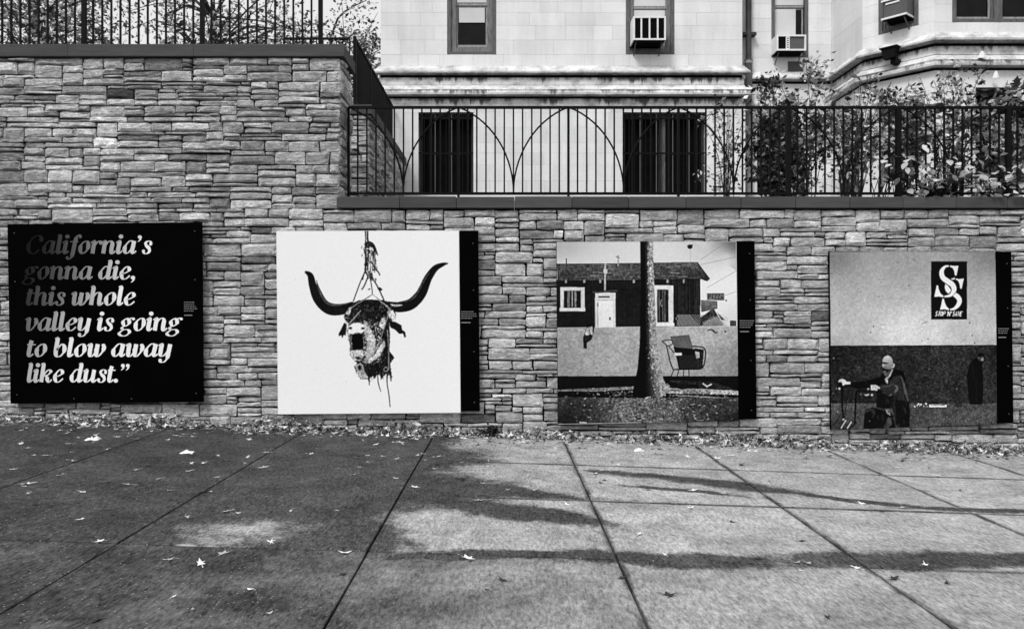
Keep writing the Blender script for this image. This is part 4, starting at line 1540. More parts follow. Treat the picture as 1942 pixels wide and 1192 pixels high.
pr.poly([(176, 470), (184, 432), (206, 410), (240, 402), (270, 412), (290, 440), (296, 490), (292, 540), (276, 562), (235, 568), (202, 560), (184, 530)], 2)
pr.poly([(163, 440), (185, 430), (190, 560), (172, 560)], 105, 0.8)
pr.poly([(165, 568), (290, 564), (302, 610), (262, 665), (205, 655), (178, 620)], 195, 0.4)
pr.disc(245, 640, 30, 30, 0.7, 18)
pr.poly([(212, 712), (262, 688), (290, 700), (300, 760), (340, 828), (272, 836), (236, 778)], 175, 0.5)
pr.disc(258, 730, 20, 14, 0.6, 28)
pr.poly([(520, 200), (570, 190), (600, 240), (575, 280), (530, 250)], 200, 0.5)
pr.poly([(150, 178), (185, 150), (160, 230), (128, 262), (114, 240)], 165, 0.8)
pr.disc(132, 240, 18, 12, 0.4)
pr.disc(486, 225, 26, 8, 0.5, 22)
edge_ = pr.img.copy()
pr.soften(125, 120, 560, 800, 6)
pr.img = np.where(edge_ > lin(222), edge_, pr.img)
pr.poly([(180, 470), (188, 432), (208, 412), (240, 404), (268, 414), (286, 440), (290, 490), (288, 560), (235, 560), (196, 560), (186, 530)], 2)
pr.ribbon([(293, 430), (300, 500), (296, 562)], [4, 9, 5], 120, 0.5)
pr.disc(170, 357, 17, 5, 0.2, 12); pr.disc(290, 360, 17, 10, 0.2, 12)
for _ in range(1100):
    x, y = rp.uniform(140, 560), rp.uniform(130, 800)
    if not inside(x, y, head) or (186 < x < 294 and 405 < y < 565): continue
    if 150 < x < 305 and 312 < y < 402 and rp.random() < 0.8: continue
    a = rp.gauss(-0.2, 0.5)
    lightside = 140 < x < 480 and 300 < y < 690
    t_ = rp.choice([4, 8, 14, 40, 150, 185, 205, 225, 235]) if lightside else rp.choice([3, 5, 8, 12, 20, 60, 120])
    L = rp.uniform(5, 17)
    pr.ribbon([(x - math.sin(a) * L / 2, y - math.cos(a) * L / 2), (x + math.sin(a) * L / 2, y + math.cos(a) * L / 2)], rp.uniform(2.5, 6), t_, 0.3)
for _ in range(90):                       # ragged hide along the outline
    k = rp.randrange(len(head))
    a, b = head[k], head[(k + 1) % len(head)]
    f_ = rp.random()
    x, y = a[0] + (b[0] - a[0]) * f_, a[1] + (b[1] - a[1]) * f_
    pr.ribbon([(x, y), (x + rp.gauss(0, 9), y + abs(rp.gauss(8, 10)))], [rp.uniform(3, 8), 1], rp.uniform(4, 60), 0.3)
for (pts, w_, t_) in [([(380, 40), (450, 100), (530, 165), (600, 270)], 7, 190), ([(380, 40), (320, 80), (230, 130), (140, 200)], 6, 150), ([(270, 190), (200, 270), (150, 325)], 6, 170), ([(530, 160), (530, 200), (500, 330), (430, 520)], 5, 150), ([(520, 370), (532, 560), (534, 745)], 6, 175),
                      ([(430, 790), (434, 870), (460, 960)], [10, 11, 7], 25), ([(520, 790), (518, 880), (536, 990), (546, 1102)], [18, 11, 11, 9], 18), ([(350, 840), (350, 888)], 8, 20), ([(464, 790), (462, 838)], 10, 15), ([(482, 745), (510, 725), (528, 750), (500, 765), (484, 750)], 6, 160)]:
    pr.line(pts, w_, t_, 0.3)
keep = pr.img.copy()
pr.shade(520, 480, 45, 150, 0.45)
pr.shade(340, 150, 170, 70, 0.6)
pr.shade(400, 740, 130, 60, 0.6)
pr.shade(230, 350, 90, 60, 1.35)
pr.shade(330, 520, 130, 150, 1.25)
pr.img = np.where(keep > lin(222), keep, pr.img)      # the white ground stays white
pr.build("picture", root)
pr = Print(PY + 0.0054, lambda x, y: (x, y))
caption(pr, 874.5, 590, 30, 4, random.Random(4))
pr.build("caption", root)

# ---- house, tree and cart print -----------------------------------------------
root, strip = panel(2, "panel printed with a dark house behind a tree trunk and shopping cart", (1397 - 1055) / 376)
pr = Canvas(PANELS[2], (1397 - 1055) / 376, 215)
pr.mp = lambda x, y: (1030 + x / 2.907, 430 + y / 2.907)
LX, RX = 76, 1066
def lx(y): return 73 + (y - 80) * 0.0085
def rxx(y): return 1063 + (y - 80) * 0.0165
def band(y0, y1, tone, grain=0.0):
    t = [tone] * 4 if not isinstance(tone, tuple) else [tone[0], tone[0], tone[1], tone[1]]
    pr.poly([(lx(y0), y0), (rxx(y0), y0), (rxx(y1), y1), (lx(y1), y1)], t, grain)
band(80, 300, (195, 226), 0.03)
band(300, 560, (226, 220), 0.03)
pr.poly([(rxx(80) - 230, 80), (rxx(80), 80), (rxx(240), 240), (rxx(240) - 60, 200)], [215, 120, 190, 215], 0.05)
for (a, b) in (((870, 207), (1064, 165)), ((905, 335), (1068, 240)), ((870, 180), (1000, 90)), ((980, 385), (1068, 355))): pr.ribbon([a, b], 2.2, 130)
# house
pr.poly([(74, 290), (868, 285), (868, 548), (76, 556)], 16, 0.5)
for k in range(26): pr.ribbon([(680 + k * 7.4, 295), (682 + k * 7.4, 540)], 1.8, rp.uniform(25, 62), 0.4)
for k in range(34): pr.ribbon([(80 + k * 17.5, 300), (81 + k * 17.5, 545)], 1.5, rp.uniform(18, 34), 0.4)
pr.poly([(74, 203), (330, 202), (852, 194), (922, 285), (905, 300), (868, 286), (76, 296)], [70, 72, 80, 50, 40, 45, 60], 0.75)
for k in range(60):
    x, y = rp.uniform(80, 850), rp.uniform(208, 280)
    pr.ribbon([(x, y), (x + rp.uniform(15, 70), y + rp.uniform(-2, 3))], rp.uniform(1.5, 4), rp.choice([25, 30, 110, 125]), 0.3)
pr.ribbon([(74, 203), (330, 202), (852, 194)], 4, 95)
pr.ribbon([(852, 196), (918, 288)], 6, 25)
for x in (124, 226, 314, 500, 686, 776): pr.rect(x - 5, 290, x + 5, 308, 150, 0.2)
# left window
pr.rect(94, 332, 228, 462, 205, 0.12); pr.rect(112, 350, 208, 446, 20, 0.7); pr.rect(132, 352, 146, 444, 110, 0.4); pr.rect(172, 352, 182, 444, 125, 0.4); pr.rect(156, 355, 162, 440, 160, 0.3); pr.rect(90, 446, 232, 464, 215, 0.1)
# pale door box
pr.rect(286, 362, 398, 553, 208, 0.1); pr.poly([(268, 356), (410, 346), (410, 356), (284, 366)], 60, 0.3); pr.rect(302, 404, 384, 550, 226, 0.06); pr.ribbon([(302, 404), (302, 550)], 2.2, 120); pr.ribbon([(302, 404), (384, 404)], 2.2, 120); pr.rect(304, 380, 366, 390, 40, 0.6); pr.rect(298, 418, 304, 440, 60); pr.rect(362, 496, 374, 514, 100, 0.5)
# chimney pipes
pr.ribbon([(342, 200), (340, 350)], 9, 175, 0.2); pr.rect(332, 232, 354, 254, 180, 0.2); pr.ribbon([(126, 172), (128, 240)], 7, 60); pr.ribbon([(412, 155), (414, 215)], 8, 150, 0.2); pr.ribbon([(400, 162), (424, 172)], 5, 120)
# right window
pr.rect(612, 322, 718, 546, 210, 0.12); pr.rect(628, 344, 692, 526, 26, 0.85); pr.ribbon([(660, 344), (660, 526)], 4, 90, 0.3)
for x in (640, 672): pr.ribbon([(x, 350), (x, 520)], 2, 130)
pr.ribbon([(654, 400), (646, 420), (656, 440)], 3, 150)
pr.rect(616, 530, 724, 548, 220, 0.1)
# wire fence
for k in range(-14, 60):
    x = 720 + k * 13
    for s in (1, -1):
        a = (x, 548) if s > 0 else (x + 76, 548)
        b = (x + 76, 462) if s > 0 else (x, 462)
        pts = [(a[0] + (b[0] - a[0]) * t, a[1] + (b[1] - a[1]) * t) for t in (0, .25, .5, .75, 1)]
        pts = [p for p in pts if 726 < p[0] < 985 and p[1] > 462 + max(0, p[0] - 940) * 1.9]
        if len(pts) > 1: pr.ribbon(pts, 2.4, 150 if pts[0][0] < 866 else 40)
pr.poly([(868, 500), (940, 446), (998, 546), (868, 546)], 48, 0.8)
for k in range(20):
    pr.ribbon([(872 + k * 6, 546), (872 + k * 6 + 40, 480 + abs(k * 6 - 70) * 0.5)], 1.6, 160)
    pr.ribbon([(872 + k * 6 + 30, 546), (880 + k * 5, 490 + abs(k * 6 - 70) * 0.5)], 1.6, 150)
pr.poly([(870, 402), (962, 408), (962, 450), (872, 470)], 90, 0.5)
pr.poly([(960, 470), (1004, 512), (985, 515)], 60)
pr.rect(904, 364, 1000, 404, 105, 0.2)
pr.rect(1032, 516, 1066, 546, 70, 0.3)
pr.ribbon([(1008, 400), (1012, 410)], 8, 50)
# PIZZA lettering on the little sign
def seg(pts, w_, t_): pr.ribbon(pts, w_, t_)
for i, ch in enumerate("PIZZA"):
    x, y = 913 + i * 17, 397
    L = {'P': [[(0, 0), (0, -25), (9, -25), (11, -18), (9, -12), (0, -12)]], 'I': [[(5, 0), (5, -25)]], 'Z': [[(0, -25), (11, -25), (0, 0), (12, 0)]], 'A': [[(0, 0), (6, -25), (12, 0)], [(3, -9), (9, -9)]]}[ch]
    for s in L: seg([(x + a, y + b) for a, b in s], 4.4, 6)
# street lamp on the roof
pr.ribbon([(812, 125), (813, 192)], 5, 185); pr.disc(810, 108, 15, 22, 0.3, 13); pr.ribbon([(796, 104), (826, 98)], 7, 25)
# low wall
pr.poly([(lx(555), 557), (rxx(548), 548), (rxx(825), 826), (lx(825), 826)], [172, 178, 145, 145], 0.24)
for _ in range(70):
    x, y = rp.uniform(90, 1050), rp.uniform(650, 818)
    pr.disc(x, y, rp.uniform(3, 16), rp.uniform(135, 165), 0.35, rp.uniform(2, 6), 9, rp.uniform(-.5, .5))
pr.line([(905, 572), (930, 566), (950, 582), (966, 578)], [6, 9, 9, 4], 50, 0.4); pr.disc(1006, 577, 6, 60)
# cloth on the wall
pr.poly([(240, 550), (284, 545), (276, 590), (266, 622), (240, 640), (242, 672), (222, 670), (218, 610), (230, 580)], 28, 0.7)
pr.poly([(240, 558), (270, 548), (274, 596), (258, 590), (240, 600), (230, 590)], 190, 0.5); pr.ribbon([(250, 560), (262, 596)], 4, 60); pr.ribbon([(186, 566), (230, 570)], 5, 210, 0.3)
# shade, path, ground
band(822, 945, 7, 0.5)
pr.shade(120, 600, 260, 140, 0.80)
pr.shade(1060, 690, 120, 200, 0.72)
pr.poly([(lx(880), 898), (500, 880), (700, 862), (rxx(880), 905), (rxx(880), 925), (690, 916), (500, 896), (lx(880), 908)], [95, 130, 110, 175, 175, 140, 110, 90], 0.9)
pr.poly([(700, 845), (920, 850), (1074, 900), (700, 900)], 30, 0.9)
pr.poly([(lx(940), 938), (500, 945), (rxx(940), 940), (rxx(1085), 1072), (lx(1085), 1086)], [60, 105, 66, 40, 40], 0.8)
for _ in range(900):
    x, y = rp.gauss(600, 210), 905 + 165 * rp.random() ** 1.2
    if not (90 < x < 1060): continue
    L = rp.uniform(6, 20); a = rp.uniform(-1.4, 1.4)
    pr.ribbon([(x, y), (x + math.cos(a) * L, y + math.sin(a) * L * 0.6)], rp.uniform(2, 5), rp.choice([12, 20, 30, 45, 60, 90, 115, 140, 165, 185]), 0.5)
pr.ribbon([(690, 892), (900, 898), (1070, 908)], [4, 8, 5], 165, 0.5); pr.ribbon([(740, 930), (900, 938), (1010, 944)], [3, 6, 3], 150, 0.5); pr.ribbon([(880, 862), (905, 880), (930, 866)], [6, 9, 5], 210, 0.3)
pr.ribbon([(90, 902), (300, 905), (480, 890)], [3, 5, 7], 130, 0.6); pr.ribbon([(200, 1078), (238, 1080)], 8, 220, 0.2)
# tree trunk
pr.poly([(534, 78), (606, 74), (606, 200), (614, 350), (624, 560), (636, 700), (660, 830), (690, 905), (650, 940), (590, 935), (545, 945), (490, 930), (500, 870), (520, 780), (532, 640), (536, 400), (536, 200)],
        lambda x, y: 4 + 150 * np.clip(((x - (536 - np.maximum(0, y - 640) * 0.14)) / (72 + np.maximum(0, y - 200) * 0.035 + np.maximum(0, y - 640) * 0.40) - 0.30) / 0.45, 0, 1) ** 1.3, 0.5)
for _ in range(380):
    y = rp.uniform(90, 930); f_ = rp.random()
    x0_, x1_ = 536 - max(0, y - 640) * 0.14, 608 + max(0, y - 200) * 0.035 + max(0, y - 700) * 0.22
    x = x0_ + (x1_ - x0_) * (0.42 + 0.56 * f_)
    pr.ribbon([(x, y), (x + rp.uniform(-6, 8), y + rp.uniform(5, 16))], rp.uniform(3, 7), rp.choice([70, 95, 120, 160, 180]) if f_ > 0.25 else rp.choice([10, 22, 45]), 0.5)

# shopping cart with a board in it
pr.poly([(700, 604), (806, 594), (826, 660), (820, 680), (722, 664)], [80, 88, 92, 88, 80], 0.25)
pr.poly([(718, 662), (836, 672), (858, 700), (866, 784), (748, 784), (735, 720)], 9, 0.4)
pr.poly([(836, 668), (888, 676), (880, 776), (856, 784)], 28, 0.5)
pr.poly([(838, 684), (862, 684), (862, 720), (846, 728)], 165, 0.3)
for (pts, w_) in [([(655, 630), (700, 622), (716, 640), (690, 655), (655, 630)], 6), ([(680, 650), (700, 740), (718, 788)], 7), ([(690, 655), (720, 690), (742, 712)], 6), ([(820, 658), (892, 672), (888, 760), (866, 784)], 8), ([(722, 664), (884, 690)], 7), ([(718, 786), (866, 784)], 8), ([(720, 790), (702, 832)], 6), ([(748, 790), (738, 830)], 6), ([(776, 790), (772, 835)], 6), ([(804, 788), (806, 832)], 6)]:
    pr.line(pts, w_, 14, 0.2)
pr.rect(726, 694, 764, 708, 215, 0.2)
for k in range(16):
    pr.ribbon([(748 + k * 7, 706), (760 + k * 6.6, 780)], 1.4, 55)
pr.line([(690, 860), (760, 880), (860, 876)], [20, 30, 16], 12, 0.7)
for (x_, y_) in ((60, 1090), (1090, 1090)): pr.shade(x_, y_, 330, 170, 0.45)
for (x_, y_) in ((60, 80), (1080, 70)): pr.shade(x_, y_, 260, 130, 0.75)
pr.build("picture", root)
pr = Print(PY + 0.0054, lambda x, y: (x, y))
caption(pr, 1403, 607, 29, 4, random.Random(6))
pr.build("caption", root)

# ---- wall, sign and rider print -----------------------------------------------
root, strip = panel(3, "panel printed with a bald man riding past a wall with a shop emblem", (1888 - 1573) / 345)
pr = Canvas(PANELS[3], (1888 - 1573) / 345, 30)
pr.mp = lambda x, y: (1540 + x / 2.908, 450 + y / 2.908)
pr.poly([(96, 78), (550, 76), (1011, 78), (1016, 350), (1018, 592), (560, 594), (102, 596), (99, 340)], [138, 150, 140, 172, 200, 200, 196, 172], 0.14)
for _ in range(34):
    x, y = rp.uniform(110, 1000), rp.uniform(95, 580)
    pr.disc(x, y, rp.uniform(5, 24), 160 + (y - 300) * 0.09 + rp.choice([-16, -10, 8]), 0.3, rp.uniform(2, 6), 10, rp.uniform(-0.6, 0.6))
for (x, y) in ((338, 490), (322, 524), (898, 582), (884, 540), (870, 470), (640, 560), (535, 265)): pr.disc(x, y, 4, 40, 0.3)
# dark fence of growth and grass
pr.poly([(102, 598), (1018, 594), (1018, 925), (104, 925)], [34, 38, 40, 28], 0.85)
pr.ribbon([(102, 598), (1018, 595)], 5, 2)
pr.poly([(104, 915), (1018, 915), (1018, 1032), (560, 1046), (105, 1062)], [84, 70, 66, 66, 66], 0.6)
for _ in range(200):
    x, y = rp.uniform(110, 1010), rp.uniform(610, 905)
    pr.disc(x, y, rp.uniform(2, 8), rp.choice([8, 12, 55, 62, 75]), 0.4, rp.uniform(1, 4), 6, rp.uniform(-1, 1))
for _ in range(220):
    x, y = rp.uniform(110, 1010), rp.uniform(922, 1028)
    pr.ribbon([(x, y), (x + rp.uniform(2, 8), y - rp.uniform(3, 8))], 2, rp.choice([20, 30, 95, 110, 125]), 0.3)
pr.rect(646, 922, 742, 936, 225, 0.2); pr.poly([(650, 924), (740, 922), (730, 928), (660, 929)], 130)
for _ in range(12): pr.disc(rp.uniform(545, 640), rp.uniform(905, 936), rp.uniform(2, 6), rp.choice([120, 200, 230]), 0.2, n=6)
pr.disc(810, 925, 22, 40, 0.5, 12)
# emblem board
pr.rect(656, 130, 856, 452, 8)
pr.mp = lambda x, y: (1740 + x / 6.621, 480 + y / 6.621)
E = 228
def big_s(dx, dy):
    pr.line([(395 + dx, 158 + dy), (345 + dx, 168 + dy), (305 + dx, 225 + dy), (318 + dx, 300 + dy), (380 + dx, 350 + dy), (440 + dx, 395 + dy), (460 + dx, 460 + dy), (415 + dx, 525 + dy), (338 + dx, 542 + dy)],
            [14, 28, 52, 60, 64, 64, 56, 34, 14], E, 0, 8)
# second S behind
pr.line([(425, 322), (450, 320), (468, 312)], [10, 16, 18], E)
pr.poly([(482, 314), (520, 324), (582, 316), (570, 370), (554, 442), (540, 440), (530, 380), (510, 340), (484, 328)], E)
pr.poly([(350, 385), (372, 390), (400, 430), (424, 466), (390, 506), (356, 470), (344, 430)], E)
pr.line([(458, 512), (500, 540), (530, 590), (510, 650), (460, 695), (408, 705)], [50, 58, 56, 48, 30, 12], E, 0, 8)
pr.poly([(314, 570), (332, 570), (340, 610), (360, 660), (394, 696), (394, 712), (340, 700), (284, 706), (300, 650)], E)
# first S in front, with a dark rim where it crosses the other
pr.line([(330, 330), (385, 360), (440, 400), (462, 462), (425, 522)], [72, 78, 78, 72, 44], 8, 0, 8)
big_s(0, 0)
pr.poly([(410, 152), (470, 158), (514, 156), (504, 210), (490, 276), (472, 276), (462, 215), (440, 180), (410, 166)], E)
pr.poly([(242, 404), (258, 404), (266, 450), (290, 505), (326, 532), (324, 550), (270, 540), (212, 544), (226, 480)], E)
FONT = {'S': [[(9, -30), (4, -33), (0, -27), (2, -19), (8, -14), (9, -6), (4, 0), (0, -3)]], 'T': [[(0, -32), (12, -32)], [(6, -32), (6, 0)]], 'O': [[(5, -33), (0, -22), (0, -10), (5, 0), (10, -10), (10, -22), (5, -33)]],
        'P': [[(0, 0), (0, -32), (8, -32), (11, -25), (8, -16), (0, -16)]], 'N': [[(0, 0), (0, -32)], [(0, -32), (12, 0)], [(12, 0), (12, -33)]], 'A': [[(0, 0), (6, -33), (12, 0)], [(2, -11), (10, -11)]], 'V': [[(0, -33), (6, 0), (12, -33)]],
        'E': [[(0, 0), (0, -32)], [(0, -32), (10, -32)], [(0, -16), (8, -16)], [(0, 0), (10, 0)]], "'": [[(2, -33), (1, -24)]]}
x = 222
for ch in "STOP 'N' SAVE":
    if ch == ' ': x += 17; continue
    for s in FONT[ch]: pr.ribbon([(x + a * 2.05 - b * 0.52, 786 + b * 1.7) for a, b in s], 8.5, E)
    x += 14 if ch == "'" else 31
# rider on his bicycle (zoomed coordinates of the lower left of the print)
pr.mp = lambda x, y: (1570 + x / 7.011, 650 + y / 7.011)
pr.line([(190, 560), (186, 800), (205, 1010)], [34, 24, 22], 6)
pr.line([(250, 640), (240, 850), (215, 1000)], 9, 18); pr.line([(180, 900), (130, 1020), (70, 1100)], 8, 14)
pr.line([(140, 590), (170, 540), (240, 560)], [30, 50, 30], 6)
pr.line([(650, 640), (500, 632), (400, 640), (372, 690), (362, 900), (358, 1080)], [20, 22, 24, 26, 24, 22], 4)
pr.line([(480, 660), (500, 640), (540, 630)], 14, 6)
pr.line([(358, 1080), (300, 1120), (200, 1150)], 18, 5)
pr.ribbon([(240, 1025), (170, 1138)], 14, 215); pr.ribbon([(312, 1048), (255, 1138)], 16, 215); pr.disc(204, 1018, 13, 200); pr.disc(150, 608, 14, 190); pr.disc(110, 605, 8, 130); pr.disc(535, 610, 13, 185)
pr.line([(488, 690), (520, 694), (545, 680)], [10, 18, 8], 200); pr.disc(585, 692, 14, 190); pr.disc(126, 916, 10, 160); pr.disc(74, 202, 12, 130); pr.disc(438, 684, 9, 120)
# legs
pr.poly([(470, 1140), (478, 960), (510, 880), (580, 850), (650, 870), (760, 900), (860, 940), (900, 1140)], 9, 0.5)
pr.line([(500, 930), (560, 880), (610, 930), (590, 1000)], [20, 44, 40, 10], 42, 0.6)
pr.poly([(800, 990), (840, 1000), (850, 1080), (800, 1130), (740, 1130)], 62, 0.5); pr.disc(552, 1040, 12, 80, 0.4); pr.poly([(770, 900), (805, 870), (830, 965), (790, 940)], 175, 0.4); pr.disc(795, 915, 8, 30)
# coat
pr.poly([(860, 335), (960, 360), (1010, 420), (1030, 530), (1070, 720), (1095, 920), (1085, 1110), (1060, 1138), (930, 1138), (880, 1000), (855, 860), (820, 880), (640, 860), (650, 640), (700, 560), (720, 480), (700, 410), (770, 395)], 9, 0.35)
pr.poly([(900, 340), (1000, 380), (1040, 480), (1030, 530), (960, 420), (880, 400)], 3)
pr.line([(960, 440), (1010, 560), (1040, 680), (1068, 780)], [22, 34, 30, 8], 78, 0.3)
pr.poly([(870, 450), (960, 430), (1000, 560), (1020, 760), (900, 760), (860, 700), (900, 600), (840, 520)], 34, 0.5)
pr.line([(875, 780), (890, 950), (900, 1120)], [10, 24, 16], 34, 0.3)
# far arm, near arm
pr.poly([(735, 400), (690, 450), (560, 490), (400, 520), (300, 525), (310, 590), (420, 615), (600, 600), (720, 560)], 5, 0.3)
pr.line([(470, 490), (500, 500), (520, 540)], 10, 22)
pr.poly([(690, 560), (780, 545), (880, 470), (940, 460), (960, 600), (900, 680), (820, 712), (730, 670), (690, 610)], 40, 0.5)
pr.line([(880, 560), (925, 600), (880, 660), (810, 706)], [12, 30, 24, 8], 92, 0.3); pr.line([(700, 580), (800, 575), (880, 540)], [12, 18, 8], 72, 0.3)
for _ in range(90):
    x, y = rp.uniform(660, 1060), rp.uniform(420, 1110)
    if y > 560 + (x - 660) * 0.1 or x > 860:
        if pr.img[int(np.clip(pr.fwd(x, y)[1], 0, pr.n - 1)), int(np.clip(pr.fwd(x, y)[0], 0, pr.n - 1))] < lin(48):
            pr.ribbon([(x, y), (x + rp.gauss(8, 10), y + rp.uniform(20, 60)), (x + rp.gauss(20, 16), y + rp.uniform(60, 120))], [2, rp.uniform(6, 16), 2], rp.choice([4, 6, 8, 22, 34, 46]), 0.4)
pr.soften(420, 330, 1120, 1145, 5)
# hands
pr.poly([(135, 520), (150, 490), (185, 475), (225, 492), (250, 518), (295, 515), (298, 545), (240, 550), (195, 566), (185, 520), (160, 516)], 210, 0.15)
for yy in (498, 512, 530): pr.ribbon([(150, yy), (185, yy - 10)], 3, 110)
pr.poly([(570, 562), (640, 560), (690, 590), (690, 610), (660, 606), (655, 632), (570, 628)], 190, 0.2)
for xx in (590, 612, 636): pr.ribbon([(xx, 575), (xx - 4, 626)], 3.5, 95)
# shirt, neck, head
pr.poly([(855, 340), (865, 350), (830, 440), (800, 470), (795, 545), (770, 520), (755, 478), (790, 455)], 165, 0.4); pr.ribbon([(790, 480), (805, 500)], 8, 25)
pr.poly([(740, 360), (850, 300), (862, 340), (830, 400), (795, 455), (770, 450), (735, 395)], 70, 0.4)
hd = [(735, 205), (755, 180), (795, 166), (830, 180), (856, 215), (866, 270), (850, 330), (825, 370), (790, 400), (752, 400), (738, 385), (720, 350), (735, 322), (720, 300), (730, 262), (724, 240)]
pr.poly(hd, [190, 200, 200, 180, 150, 140, 120, 110, 60, 60, 130, 40, 90, 170, 150, 160], 0.12)
pr.poly([(726, 330), (765, 345), (820, 350), (840, 335), (825, 372), (790, 402), (748, 402), (735, 385), (716, 352)], 34, 0.5)
pr.disc(755, 384, 18, 120, 0.3, 10); pr.ribbon([(722, 262), (750, 268), (804, 274)], [12, 24, 14], 4); pr.ribbon([(735, 345), (770, 352)], 8, 12); pr.poly([(722, 300), (742, 280), (752, 312), (728, 322)], 175, 0.1)
pr.line([(862, 278), (880, 290), (868, 318), (848, 326)], [10, 16, 16, 8], 190, 0.1); pr.disc(862, 300, 5, 70)
pr.soften(700, 160, 890, 460, 2)
pr.ribbon([(724, 262), (750, 268), (800, 274)], [10, 22, 12], 3); pr.ribbon([(752, 268), (782, 276)], 12, 3); pr.poly([(722, 335), (748, 338), (776, 352), (800, 356), (790, 380), (764, 372), (742, 372), (724, 356)], 14, 0.4)
pr.ribbon([(738, 300), (730, 318), (750, 324)], 6, 70); pr.disc(757, 388, 16, 95, 0.3, 9)
# the other man by the fence
pr.mp = lambda x, y: (1540 + x / 2.908, 450 + y / 2.908)
pr.poly([(895, 668), (925, 660), (940, 690), (945, 760), (945, 850), (940, 920), (870, 922), (860, 840), (854, 760), (870, 700)], 7, 0.3)
pr.ribbon([(905, 770), (908, 915)], 3, 22); pr.line([(885, 700), (890, 740), (892, 780)], 6, 20); pr.line([(938, 700), (942, 740)], 4, 24)
pr.disc(932, 660, 17, 75, 0.5, 22); pr.poly([(912, 650), (925, 636), (948, 642), (950, 656), (916, 660)], 6); pr.disc(940, 672, 8, 165, 0.2, 9)
pr.soften(840, 625, 965, 935, 3)
for (x_, y_) in ((90, 70), (1020, 70)): pr.shade(x_, y_, 240, 150, 0.72)
pr.shade(550, 480, 260, 130, 1.12)
for (x_, y_) in ((90, 640), (1030, 640), (90, 1060)): pr.shade(x_, y_, 200, 110, 0.6)
pr.build("picture", root)
pr = Print(PY + 0.0054, lambda x, y: (x, y))
caption(pr, 1893, 622, 25, 3, random.Random(7))
pr.build("caption", root)

# ------------------------------------------------------------------ plants
def leaf_quad(rng, p, size, n=None, asp=0.55):
    a = Vector((rng.gauss(0, 1), rng.gauss(0, 1), rng.gauss(0, 0.7))).normalized()
    nn = n or Vector((rng.gauss(0, 1), rng.gauss(-0.3, 1), rng.gauss(0.5, 1))).normalized()
    b = a.cross(nn)
    if b.length < 0.1: b = a.cross(Vector((0.3, 0.5, 0.8)))
    b.normalize()
    c_ = a.cross(b)
    s = size
    return [p, p + a * s * 0.5 + b * s * asp * 0.5 + c_ * s * 0.06, p + a * s - c_ * s * 0.05, p + a * s * 0.5 - b * s * asp * 0.5 + c_ * s * 0.06]


def foliage(name, pts, size, tones, rng, mat, parent, asp=0.55):
    m = MB()
    for p in pts:
        m.tone = rng.uniform(*rng.choice(tones)) * min(1.4, max(0.3, 0.9 + 1.7 * noise.noise(Vector(p) * 3.2)))
        m.add(leaf_quad(rng, p, size * rng.uniform(0.6, 1.35), None, asp), [(0, 1, 2), (0, 2, 3)])
    return m.build(name, mat, parent)


def tree(label, x, y, z, h, rng, spread, nclump, per, lsize, tones, tr_r=0.16):
    t = empty("broadleaf_tree", (x, y, z))
    tag(t, label, "tree", "trees behind the tall wall")
    m = MB()
    m.tone = 1.0
    trunk = [Vector((x + rng.uniform(-.1, .1) * k, y, z - 0.1 + h * 0.62 * k / 5)) for k in range(6)]
    m.tube(trunk, [tr_r * (1 - 0.11 * k) for k in range(6)], 8)
    tips = []
    for k in range(nclump):
        s = trunk[rng.randint(1, 5)]
        a = rng.uniform(0, 2 * math.pi)
        L = rng.uniform(0.35, 1.0) * spread
        e = s + Vector((math.cos(a) * L, math.sin(a) * L * 0.7, rng.uniform(-0.1, 0.45) * h * 0.6))
        mid_ = (s + e) / 2 + Vector((rng.uniform(-.2, .2), rng.uniform(-.2, .2), rng.uniform(0.05, .35)))
        r0 = rng.uniform(0.02, 0.05)
        pts = spline([tuple(s), tuple(mid_), tuple(e)], 4)
        m.tube(pts, [r0 * (1 - 0.8 * i / (len(pts) - 1)) for i in range(len(pts))], 5)
        for j in range(3):
            q0 = Vector(pts[rng.randint(4, len(pts) - 1)])
            q1 = q0 + Vector((rng.gauss(0, .45), rng.gauss(0, .35), rng.gauss(0.12, .4)))
            m.tube([q0, (q0 + q1) / 2 + Vector((0, 0, .05)), q1], [0.012, 0.008, 0.004], 4)
            tips += [q0.lerp(q1, rng.random()) for _ in range(3)]
        tips.append(e)
    m.build("trunk", M['bark'], t)
    pts = []
    for tp in tips:
        n = int(per * rng.uniform(0.3, 1.7))
        for _ in range(n): pts.append(tp + Vector((rng.gauss(0, .24), rng.gauss(0, .24), rng.gauss(0, .2))))
    foliage("crown", pts, lsize, tones, rng, M['leaf'], t)
    return t


rt = random.Random(31)
TN = [(0.25, 0.5), (0.05, 0.14), (0.45, 0.8)]
tree("dense leafy tree beyond the high fence posts", -9.2, 6.5, 4.45, 6.0, rt, 2.6, 62, 11, 0.11, TN, 0.2)
tree("leafy tree with bare forked limbs beyond the high fence", -5.9, 7.5, 4.45, 5.6, rt, 2.4, 56, 11, 0.11, TN)
tree("light sparse tree standing against the sky beside the pale building", -4.3, 9.5, 4.45, 5.0, rt, 1.9, 46, 14, 0.10, [(0.12, 0.3), (0.03, 0.08), (0.28, 0.5)], 0.10)


